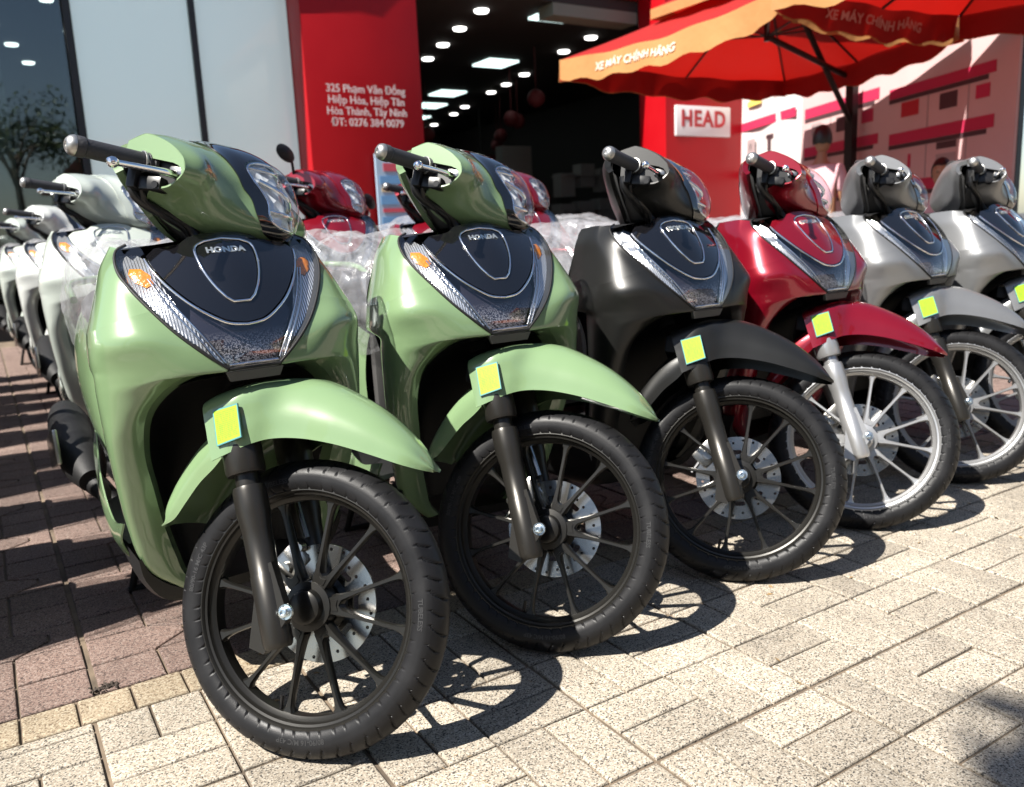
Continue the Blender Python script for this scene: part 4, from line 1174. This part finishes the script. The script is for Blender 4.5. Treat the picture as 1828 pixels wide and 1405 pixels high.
for s, z in (('325 Phạm Văn Đồng', 2.79), ('Hiệp Hòa, Hiệp Tân', 2.655), ('Hòa Thành, Tây Ninh', 2.52), ('ĐT: 0276 384 0079', 2.385)):
    wall_text(s, .135, 4.49, 10.398, z, bld, 'wall_lettering', 'red_text', bold=.0012, ex=.002, xs=.93)
sg_ = empty('wall_sign', (9.92, 9.97, 2.51), 'white rounded sign reading HEAD on the red pillar', 'sign')
M['sign_white'] = pbr('white sign face', (.62, .60, .60), .4); M['sign_red'] = pbr('red letters', (.36, .014, .02), .5)
def spart(mb, name, mat, root, **k):
    o = mb.make(name, M[mat], None, frame='w', **k); o.parent = root
    o.matrix_parent_inverse = root.matrix_world.inverted() if root.matrix_world != Matrix() else Matrix.Translation(-root.location)
    return o
spart(wbox(9.37, 10.55, 9.955, 9.998, 2.28, 2.74, .02), 'sign_board', 'sign_white', sg_)
v, f = text_mb('HEAD', .34, bold=.010, extrude=.004, spacing=1.12)
spart(MB().add([(9.95 + a, 9.948 - c, 2.535 + b) for a, b, c in v], f), 'sign_lettering', 'sign_red', sg_, smooth=False)
ws = empty('warning_notice', (9.3, 9.99, 3.9), 'small white notice with yellow triangle high on the red pillar', 'notice')
M['warn_yellow'] = pbr('warning yellow', (.70, .55, .03), .5)
spart(wbox(9.27, 9.49, 9.985, 9.998, 3.74, 4.04), 'notice_sheet', 'sign_white', ws)
spart(MB().prism([(-.055, -.05), (.055, -.05), (0, .055)], (9.38, 9.982, 3.90), (1, 0, 0), (0, 0, 1), (0, 1, 0), .004), 'warning_triangle', 'warn_yellow', ws)
ps = empty('poster_stand', (4.75, 10.3, 0), 'pale blue poster on a stand in front of the red pillar', 'poster')
M['poster_blue'] = pbr('poster blue', (.32, .44, .56), .5); M['poster_deep'] = pbr('poster deep blue', (.12, .28, .50), .5); M['poster_red'] = pbr('poster red print', (.46, .07, .10), .5); M['poster_tan'] = pbr('poster tan print', (.50, .39, .24), .5); M['poster_pale'] = pbr('poster pale print', (.53, .53, .55), .5)
spart(wbox(4.50, 5.14, 10.30, 10.33, .05, 2.00), 'poster_board', 'poster_blue', ps)
for z0, z1, x0, x1, mt in [(1.78, 1.88, 4.60, 5.04, 'poster_red'), (1.62, 1.72, 4.54, 5.10, 'poster_deep'), (1.52, 1.575, 4.56, 5.06, 'poster_tan'), (1.36, 1.47, 4.54, 5.10, 'poster_deep'), (1.26, 1.31, 4.56, 5.06, 'poster_red'), (1.05, 1.2, 4.54, 5.10, 'poster_deep'), (.75, 1.0, 4.56, 5.06, 'poster_pale')]:
    spart(wbox(x0, x1, 10.292, 10.298, z0, z1), 'poster_print', mt, ps)

# ------------------------------------------------------------------ printed banner wall on the right
BA, BD = np.array([10.9, 10.0]), np.array([-.41, -.912]); BN = np.array([-.912, .41])
M['banner'] = pbr('banner cloth', (.56, .52, .51), .6, noise=(1.5, .05)); M['banner_pink'] = pbr('pink banner cloth', (.55, .37, .365), .6, noise=(1.5, .05)); M['banner_red'] = pbr('banner red print', (.44, .02, .07), .6)  # second cloth: pink of light through the red canopy painted into its colour
M['banner_dark'] = pbr('banner dark print', (.06, .03, .035), .6); M['banner_line'] = pbr('banner grey line', (.33, .26, .26), .6)
M['banner_gold'] = pbr('banner gold print', (.75, .55, .12), .6); M['banner_pic'] = pbr('banner red picture', (.42, .02, .03), .6); M['post_dark'] = pbr('dark steel post', (.014, .016, .022), .45, metal=.3)
bw = empty('banner_wall', (9.6, 7.1, 0), 'long white and red printed banner wall standing beside the parasol', 'banner')
def bslab(s0, s1, z0, z1, off, th, name, mat):
    P_ = []
    for d in (off, off + th):
        for s, z in ((s0, z0), (s1, z0), (s1, z1), (s0, z1)):
            q = BA + BD * s + BN * d; P_.append((q[0], q[1], z))
    return spart(MB().add(P_, [(0, 1, 2, 3), (7, 6, 5, 4), (0, 4, 5, 1), (1, 5, 6, 2), (2, 6, 7, 3), (3, 7, 4, 0)]), name, mat, bw, smooth=False)
# first cloth with a ragged sagging top edge
top = [(-.8, 3.05), (-.2, 3.08), (.35, 3.10), (.9, 3.02), (1.35, 2.93), (1.6, 2.98), (1.86, 3.22), (1.95, 2.9), (2.02, 2.55)]
poly = [(-.8, .3)] + top + [(2.02, .3)]
spart(patch(poly, [], lambda a, b: np.array([*(BA + BD * a + BN * (.02 + .02 * math.sin(a * 4 + b))), b]), .12), 'banner_cloth', 'banner', bw, solid=.01)
bslab(2.06, 6.22, .25, 2.62, 0, .03, 'banner_cloth', 'banner_pink')
for s0, s1, z0, z1 in [(-.25, 1.9, 2.37, 2.50), (-.45, -.22, 1.0, 2.45), (-.25, 1.9, 1.63, 1.75)]: bslab(s0, s1, z0, z1, .045, .004, 'banner_stripe', 'banner_red')
for s0, s1, z0, z1, mt in [(.25, .75, 2.72, 2.80, 'banner_gold'), (.35, .65, 2.80, 2.92, 'banner_gold'), (1.2, 1.5, 2.72, 2.86, 'banner_line'), (.25, .55, 1.98, 2.22, 'banner_line'), (.32, .48, 2.04, 2.16, 'banner'), (1.0, 1.1, 1.98, 2.22, 'banner_dark'), (.95, 1.2, 2.16, 2.22, 'banner_dark')]: bslab(s0, s1, z0, z1, .046, .004, 'banner_print', mt)
for s0, s1, z0, z1 in [(2.15, 3.97, 2.29, 2.42), (2.15, 3.97, 1.78, 1.90), (4.18, 5.93, 2.235, 2.345), (4.20, 5.94, 1.725, 1.85), (4.20, 5.94, 1.2, 1.32), (2.15, 3.97, 1.2, 1.32)]:
    bslab(s0, s1, z0, z1, .032, .004, 'banner_stripe', 'banner_red')
    bslab(s0, s1 - .1, z0 - .05, z0 - .003, .032, .004, 'banner_print', 'banner_dark')
for s0, s1, z0, z1, mt in [(4.42, 4.74, 2.01, 2.17, 'banner_pic'), (5.10, 5.38, 2.0, 2.16, 'banner_dark'), (5.08, 5.40, 1.60, 1.67, 'banner_dark'), (5.08, 5.40, 1.45, 1.55, 'banner_line'), (4.58, 4.63, 1.45, 1.6, 'banner_red'), (2.35, 2.6, 2.05, 2.2, 'banner_line'), (3.0, 3.3, 2.02, 2.2, 'banner_dark'), (3.6, 3.85, 2.05, 2.2, 'banner_red'), (5.66, 5.86, 2.02, 2.15, 'banner_red'), (2.4, 2.7, 1.45, 1.65, 'banner_dark'), (3.2, 3.5, 1.45, 1.65, 'banner_line')]:
    bslab(s0, s1, z0, z1, .032, .004, 'banner_print', mt)
for s in (2.85, 3.45, 4.9, 5.55): bslab(s - .008, s + .008, 1.33, 2.23, .032, .003, 'banner_line', 'banner_line')
for s in (2.04, 4.08, 6.16):
    q = BA + BD * s - BN * .03; r_ = .09 if s > 6 else .02
    spart(MB().box((q[0], q[1], 1.6 if s < 6 else 2.0), (r_, r_, 3.2 if s < 6 else 4.0)), 'banner_post', 'post_dark' if s > 6 else 'banner_line', bw)

# ------------------------------------------------------------------ parasol
def mat_fabric(name, col, trans):
    m, nt, p = new_mat(name)
    p.inputs['Base Color'].default_value = (*col, 1); p.inputs['Roughness'].default_value = .75
    t = nt.nodes.new('ShaderNodeBsdfTranslucent'); t.inputs[0].default_value = (*trans, 1)
    mx = nt.nodes.new('ShaderNodeMixShader'); mx.inputs[0].default_value = .38
    o = nt.nodes['Material Output']
    nt.links.new(p.outputs[0], mx.inputs[1]); nt.links.new(t.outputs[0], mx.inputs[2]); nt.links.new(mx.outputs[0], o.inputs[0])
    n = nt.nodes.new('ShaderNodeTexNoise'); n.inputs['Scale'].default_value = 5; n.inputs['Detail'].default_value = 4
    b = nt.nodes.new('ShaderNodeBump'); b.inputs['Strength'].default_value = .5; b.inputs['Distance'].default_value = .03
    tc = nt.nodes.new('ShaderNodeTexCoord'); nt.links.new(tc.outputs['Object'], n.inputs['Vector']); nt.links.new(n.outputs['Fac'], b.inputs['Height']); nt.links.new(b.outputs[0], p.inputs['Normal'])
    return m
M['canopy'] = mat_fabric('red canopy cloth', (.31, .004, .003), (.40, .008, .005))
M['valance'] = mat_fabric('orange canopy cloth', (.50, .245, .085), (.45, .11, .025))
M['frame_dark'] = pbr('dark parasol frame', (.02, .018, .017), .45, metal=.5)
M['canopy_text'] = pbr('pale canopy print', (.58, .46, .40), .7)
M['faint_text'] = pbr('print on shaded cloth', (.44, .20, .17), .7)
def make_parasol(x0, x1, x2, y0, y1, z, seed, label, texts):
    """square cantilever parasol; side 0 faces -x, side 1 faces -y"""
    CN = [np.array(q, float) for q in [(x0, y1, z), (x0, y0, z - .03), (x1, y0, z), (x2, y1, z - .02)]]
    cent = np.mean(CN, 0); apex = cent + np.array([0, 0, .72])
    pt = np.array([max(x1, x2) - .28, cent[1] + .28, 2.60])
    pr_ = empty('parasol', (pt[0], pt[1], 0), label, 'parasol', 'parasols beside the banner wall')
    mbc = MB(); valm = MB(); lin = MB(); VN = {}
    def canopy_pt(a, b, s, t):
        e = a * (1 - s) + b * s
        p = apex * (1 - t) + e * t + np.array([0, 0, -.07 * math.sin(math.pi * s) * t * t - .04 * math.sin(math.pi * t)])
        p[:2] = p[:2] + (cent[:2] - p[:2]) * .03 * math.sin(math.pi * s) * t
        p[2] += .012 * math.sin(s * 23 + seed + t * 5) * t * math.sin(math.pi * s)
        return p
    for k in range(4):
        a, b = CN[k], CN[(k + 1) % 4]; n_ = 34
        rows = np.array([[canopy_pt(a, b, s, t) for s in np.linspace(0, 1, n_)] for t in np.linspace(0, 1, 14)])
        mbc.grid(rows)
        edge = rows[-1]
        out = np.cross(b - a, [0, 0, 1.]); out /= np.linalg.norm(out)
        if out @ (a - cent) < 0: out = -out
        vr = []
        for d in np.linspace(0, 1, 7):
            row = []
            for q in range(n_):
                s = q / (n_ - 1); gather = math.exp(-(s / .09) ** 2) + math.exp(-((1 - s) / .09) ** 2)
                w_ = .018 * math.sin(q * .8 + k * 2 + seed) + .03 * gather * math.sin(q * 2.3 + seed)
                row.append(edge[q] + np.array([0, 0, -.25 * d * (1 - .18 * gather) - .02 * math.sin(q * 1.1 + k + seed) * d]) + out * (w_ * d + .012 + .05 * d * math.sin(math.pi * s)))
            vr.append(row)
        vr = np.array(vr); valm.grid(vr); VN[k] = (vr, out); lin.grid(vr - out * .012 + np.array([0, 0, .004]))
    spart(mbc, 'canopy', 'canopy', pr_, weld=.002, angle=30)
    spart(valm, 'valance', 'valance', pr_, angle=60)
    spart(lin, 'valance_lining', 'canopy', pr_, angle=60)
    for s_, k, u0, u1, mt in texts:
        vr, out = VN[k]; oo = -.026 if k == 3 else .012
        v, f = text_mb(s_, 1.0, bold=.02)
        xs_ = [q[0] for q in v]; w_ = max(xs_) - min(xs_); m_ = min(xs_); res = []
        for x, y, zz in v:
            u = u0 + (u1 - u0) * (x - m_) / w_
            q = min(max(u, 0), .999) * (vr.shape[1] - 1); i0 = int(q); q -= i0
            d = min(max((.5 - y * .42), 0), .999) * (vr.shape[0] - 1); j0 = int(d); d -= j0
            p = vr[j0, i0] * (1 - q) * (1 - d) + vr[j0, i0 + 1] * q * (1 - d) + vr[j0 + 1, i0] * (1 - q) * d + vr[j0 + 1, i0 + 1] * q * d
            res.append(p + out * oo)
        spart(MB().add(res, f), 'valance_lettering', mt, pr_, smooth=False)
    VC = [cent + np.array(q) for q in [(-.95, .75, .42), (-.95, -.75, .42), (.95, -.75, .42), (.95, .75, .42)]]; va = cent + np.array([0, 0, .88])
    mbt = MB(); mbv = MB()
    for k in range(4):
        a, b = VC[k], VC[(k + 1) % 4]
        mbt.grid(np.array([[va * (1 - t) + (a * (1 - s) + b * s) * t for s in np.linspace(0, 1, 10)] for t in np.linspace(0, 1, 6)]))
        mbv.grid(np.array([[a * (1 - s) + b * s - np.array([0, 0, d]) for s in np.linspace(0, 1, 10)] for d in (0, .05, .10)]))
    spart(mbt, 'vent_cap', 'canopy', pr_, weld=.002, angle=30); spart(mbv, 'vent_valance', 'valance', pr_)
    hub = cent + np.array([0, 0, .07])
    spart(MB().tube([hub + [0, 0, -.05], hub + [0, 0, .62]], .03, 10), 'hub', 'frame_dark', pr_)
    for k in range(8):
        a, b = CN[k // 2], CN[(k // 2 + 1) % 4]; s = 0 if k % 2 == 0 else .5
        L_ = [canopy_pt(a, b, s, t) - np.array([0, 0, .02]) for t in np.linspace(.02, .985, 8)]
        spart(MB().tube(L_, .013, 8), 'rib', 'frame_dark', pr_)
        spart(MB().tube([hub, L_[4] - np.array([0, 0, .012])], .009, 6), 'strut', 'frame_dark', pr_)
    spart(MB().box((pt[0], pt[1], pt[2] / 2), (.105, .105, pt[2])), 'pole', 'frame_dark', pr_)
    spart(MB().tube([hub, pt + [0, 0, -.03]], .032, 8), 'arm', 'frame_dark', pr_)
    spart(MB().tube([cent + np.array([.75, .15, .34]), pt + [0, 0, -.55]], .034, 8), 'arm', 'frame_dark', pr_)
    spart(MB().box((pt[0] - .1, pt[1], .05), (.7, .7, .1), bev=.02), 'base', 'frame_dark', pr_)
make_parasol(5.80, 8.45, 9.50, 4.94, 8.0, 2.79, 0, 'red parasol with orange lettered valance nearest the HEAD sign', [('XE MÁY CHÍNH HÃNG', 0, .20, .60, 'canopy_text')])
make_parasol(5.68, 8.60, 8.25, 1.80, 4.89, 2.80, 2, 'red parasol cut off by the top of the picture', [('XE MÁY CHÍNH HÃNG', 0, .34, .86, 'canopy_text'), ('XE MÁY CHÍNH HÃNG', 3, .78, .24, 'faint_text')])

# ------------------------------------------------------------------ two people by the parasol
M['skin'] = pbr('skin', (.30, .15, .085), .5); M['hair'] = pbr('black hair', (.012, .010, .009), .45); M['pink_shirt'] = pbr('pink shirt', (.50, .29, .32), .75, bump=(30, .5)); M['trousers'] = pbr('dark trousers', (.03, .03, .04), .8)
M['eye'] = pbr('dark eye', (.02, .015, .012), .2); M['lip'] = pbr('lips', (.35, .11, .09), .5)
def skin_mesh(name, joints, bones, mat, parent, sub=2):
    me = bpy.data.meshes.new(name); me.from_pydata([j[0] for j in joints], bones, []); me.materials.append(mat)
    o = bpy.data.objects.new(name, me); COL.objects.link(o); o.parent = parent
    sk = o.modifiers.new('skin', 'SKIN')
    for i, j in enumerate(joints):
        d = me.skin_vertices[0].data[i]; d.radius = j[1] if hasattr(j[1], '__len__') else (j[1], j[1]); d.use_root = (i == 0)
    sk.use_smooth_shade = True
    s = o.modifiers.new('sub', 'SUBSURF'); s.levels = s.render_levels = sub
    return o
def person(name, loc, yaw, label, group, seated=False):
    r_ = empty(name, loc, label, 'person', group, (0, 0, yaw))
    dz = -.36 if seated else 0.
    hip = .90 + dz
    if seated:
        legs = [((.09, .02, hip - .02), .085), ((.13, .42, hip - .03), .065), ((.13, .44, .10), .042), ((.13, .55, .04), .038)]
    else:
        legs = [((.085, 0, hip - .06), .085), ((.095, .02, hip - .44), .060), ((.10, 0, .09), .042), ((.10, .11, .04), .036)]
    J = [((0, 0, hip), (.13, .10)), ((0, -.01, hip + .22), (.125, .09)), ((0, -.01, hip + .42), (.15, .095)), ((0, 0, hip + .53), (.075, .065)), ((0, .015, hip + .60), .047), ((0, .03, hip + .66), .05)]
    B = [(0, 1), (1, 2), (2, 3), (3, 4), (4, 5)]
    for sg in (-1, 1):
        b = len(J); J += [((sg * p[0], p[1], p[2]), q) for p, q in legs]; B += [(0, b), (b, b + 1), (b + 1, b + 2), (b + 2, b + 3)]
        b = len(J)
        arm = [((sg * .165, 0, hip + .475), .055), ((sg * .215, .0, hip + .20), .042), ((sg * .19, .17, hip + .06), .033), ((sg * .17, .24, hip + .05), .030)]
        J += arm; B += [(2, b), (b, b + 1), (b + 1, b + 2), (b + 2, b + 3)]
        # fingers
        for q in range(4):
            f0 = len(J); J += [((sg * (.185 - q * .017), .275, hip + .048), .009), ((sg * (.187 - q * .018), .31 + .006 * (q in (1, 2)), hip + .035), .008), ((sg * (.187 - q * .018), .325 + .008 * (q in (1, 2)), hip + .012), .007)]
            B += [(b + 3, f0), (f0, f0 + 1), (f0 + 1, f0 + 2)]
        f0 = len(J); J += [((sg * .145, .255, hip + .045), .010), ((sg * .135, .285, hip + .035), .008)]; B += [(b + 3, f0), (f0, f0 + 1)]
    body = skin_mesh('body', J, B, M['skin'], r_)
    # head with features
    hc = np.array([0, .035, hip + .745])
    mb = MB()
    an = np.linspace(0, 2 * np.pi, 28, endpoint=False)
    rings = []
    for t in np.linspace(-1, 1, 22):
        z = t * .118; rad = math.sqrt(max(0, 1 - t * t))
        wx = .076 * (rad ** .85) * (1 - .16 * max(0, -t)); wy = .094 * (rad ** .85)
        ring_ = []
        for a in an:
            x, y = wx * math.cos(a), wy * math.sin(a)
            if y > 0:   # face: flatter, brow, nose, chin
                y *= .93
                nose = math.exp(-((x / .014) ** 2) - ((z + .012) / .026) ** 2) * .022
                brow = math.exp(-((z - .030) / .012) ** 2) * .004
                eyes = -math.exp(-(((abs(x) - .031) / .014) ** 2) - ((z - .012) / .011) ** 2) * .009
                lips = math.exp(-((x / .024) ** 2) - ((z + .055) / .008) ** 2) * .006
                chin = math.exp(-((x / .025) ** 2) - ((z + .092) / .016) ** 2) * .010
                y += (nose + brow + eyes + lips + chin) * (rad > .2)
            ring_.append(hc + np.array([x, y, z]))
        rings.append(ring_)
    hd = mb.grid(np.array(rings), wrap_v=True).make('head', M['skin'], r_, frame='w', angle=80)
    for sg in (-1, 1):
        MB().lathe([(-.004, .001), (-.004, .007), (.001, .006), (.003, .001)], hc + [sg * .031, .083, .012], (0, 1, 0), 12).make('eye', M['eye'], hd, frame='w')
        MB().lathe([(-.004, .001), (-.004, .016), (.004, .022), (.006, .001)], hc + [sg * .074, -.005, -.005], (sg, -.3, 0), 14).make('ear', M['skin'], hd, frame='w')
    MB().box(hc + [0, .094, -.055], (.042, .006, .010), bev=.002).make('mouth', M['lip'], hd, frame='w')
    rings = []
    for t in np.linspace(-.35, 1, 16):
        z = t * .130; rad = math.sqrt(max(0, 1 - t * t))
        rings.append([hc + np.array([.086 * rad * math.cos(a), (.104 * rad * math.sin(a) - .012) if math.sin(a) < .35 or t > .45 else (.104 * rad * .35 - .012) * (1 if t > .3 else .6), z + .010 + .004 * math.sin(a * 7)]) for a in an])
    MB().grid(np.array(rings), wrap_v=True).make('hair', M['hair'], r_, frame='w', angle=70)
    # shirt with short sleeves, trousers
    SJ = [((0, 0, hip - .06), (.155, .125)), ((0, -.01, hip + .20), (.150, .112)), ((0, -.01, hip + .40), (.172, .115)), ((0, 0, hip + .515), (.095, .075))]
    SB = [(0, 1), (1, 2), (2, 3)]
    for sg in (-1, 1):
        b = len(SJ); SJ += [((sg * .17, 0, hip + .47), .070), ((sg * .212, 0, hip + .25), .062)]; SB += [(2, b), (b, b + 1)]
    skin_mesh('shirt', SJ, SB, M['pink_shirt'], r_)
    TJ = [((0, 0, hip), (.142, .112))]; TB = []
    for sg in (-1, 1):
        b = len(TJ); TJ += [((sg * p[0], p[1], p[2]), q + .016) for p, q in legs[:3]]; TB += [(0, b), (b, b + 1), (b + 1, b + 2)]
    skin_mesh('trousers', TJ, TB, M['trousers'], r_)
    MB().box((.10 if not seated else .13, (.05 if not seated else .50), .025), (.09, .24, .05), bev=.02).make('shoe', M['hair'], r_, frame='w')
    MB().box((-.10 if not seated else -.13, (.05 if not seated else .50), .025), (.09, .24, .05), bev=.02).make('shoe', M['hair'], r_, frame='w')
    return r_
person('person', (6.75, 5.25, 0), R(-70), 'person in a pink shirt standing under the parasol, seen from behind', 'people by the parasol')
pb = person('person', (7.45, 4.50, 0), R(120), 'person in a pink shirt sitting lower between the two silver scooters', 'people by the parasol', seated=True)
stl = empty('stool', (7.45, 4.50, 0), 'low plastic stool under the seated person', 'stool', None, (0, 0, R(120)))
M['stool'] = pbr('red stool plastic', (.4, .02, .02), .4)
MB().box((0, 0, .415), (.30, .30, .03), bev=.012).make('stool_seat', M['stool'], stl, frame='w')
for sx in (-1, 1):
    for sy in (-1, 1): MB().tube([(sx * .115, sy * .115, .402), (sx * .145, sy * .145, 0)], [.018, .016], 8).make('stool_leg', M['stool'], stl, frame='w')

# ------------------------------------------------------------------ across the street: what gloss and glass mirror, and unseen houses cutting sky light
M['leaf'] = pbr('leaf', (.042, .075, .023), .5); M['leaf2'] = pbr('young leaf', (.06, .10, .026), .5); M['bark'] = pbr('bark', (.11, .085, .06), .9, bump=(40, .8))
M['roof_tile'] = pbr('orange roof tile', (.40, .12, .045), .7, noise=(8, .2)); M['house_wall'] = pbr('cream wall', (.55, .50, .42), .8, noise=(2, .1)); M['window_dark'] = pbr('dark window', (.02, .025, .03), .1)
def tree(loc, h, cr_r, seed, label, dense=2600):
    g = np.random.default_rng(seed)
    t = empty('street_tree', loc, label, 'tree', 'street trees')
    mb = MB().tube([(0, 0, -.15), (.05, .02, h * .3), (0, .05, h * .62)], [.16, .12, .08], 12, smooth=10)
    tips = []
    for i in range(9):
        a = i * 2.4; q = np.array([math.cos(a) * cr_r * .6, math.sin(a) * cr_r * .6, h * .62 + cr_r * (.2 + .1 * (i % 4))]); tips.append(q)
        mb.tube([(0, .05, h * (.45 + .02 * i)), q * .5 + np.array([0, 0, h * .33]), q], [.06, .04, .015], 7, smooth=6)
    mb.make('trunk', M['bark'], t, frame='w')
    for mt, nm in (('leaf', 'crown'), ('leaf2', 'crown')):
        v = []; f = []
        cl = [q + g.normal(0, .3, 3) * cr_r * .5 for q in tips for _ in range(4)]
        for i in range(dense // 2):
            c = cl[g.integers(len(cl))] + g.normal(0, .15, 3) * cr_r
            c = np.array([0, 0, h * .72]) + (c - np.array([0, 0, h * .72])) * min(1, cr_r / (np.linalg.norm(c - np.array([0, 0, h * .72])) + 1e-6))
            u = g.normal(0, 1, 3); u /= np.linalg.norm(u); w_ = np.cross(u, g.normal(0, 1, 3)); w_ /= np.linalg.norm(w_)
            s = g.uniform(.05, .11); b = len(v)
            v += [tuple(c - u * s), tuple(c + w_ * s * .45), tuple(c + u * s), tuple(c - w_ * s * .45)]; f.append((b, b + 1, b + 2, b + 3))
        MB().add(v, f).make(nm, M[mt], t, frame='w', smooth=False, recalc=False)
tree((-4.20, -.97, 0), 10.0, .98, 3, 'slim street tree beside the kerb whose crown shades the near paving', 7000)
tree((-7.5, -9.0, 0), 7.5, 2.6, 4, 'broad tree across the street mirrored in the gloss panels', 3200)
tree((1.5, -11.0, 0), 6.5, 2.2, 5, 'round tree across the street opposite the green scooters', 3000)
tree((8.5, -10.0, 0), 7.0, 2.4, 6, 'tall tree across the street opposite the silver scooters', 3000)
for x, w_, h, nm in ((-13, 9, 7.5, 'tall cream house with orange roof across the street, beyond the broad tree'), (-3.5, 8, 9.2, 'cream house with orange tiled roof across the street'), (6.5, 7, 3.4, 'low cream house with orange roof farther along the street'), (15, 9, 8.5, 'cream house with orange roof opposite the parasol')):  # behind the view; row added and heightened to cut sky light
    hs = empty('street_house', (x, -15, -.16), nm, 'house', 'houses across the street')
    MB().box((0, 0, h / 2), (w_, 6, h)).make('house_wall', M['house_wall'], hs, frame='w')
    MB().add([(-w_ / 2 - .4, 3.4, h + .003), (w_ / 2 + .4, 3.4, h + .003), (w_ / 2 + .4, -3.4, h + .003), (-w_ / 2 - .4, -3.4, h + .003), (-w_ / 2 + 1.5, 0, h + 1.9), (w_ / 2 - 1.5, 0, h + 1.9)], [(0, 1, 5, 4), (2, 3, 4, 5), (1, 2, 5), (3, 0, 4), (3, 2, 1, 0)]).make('roof', M['roof_tile'], hs, frame='w', smooth=False)
    for k in range(6): MB().box((-w_ / 3 + (k % 3) * w_ / 3, 3.0, h * (.32 + .36 * (k // 3))), (1.1, .08, 1.5)).make('window', M['window_dark'], hs, frame='w')
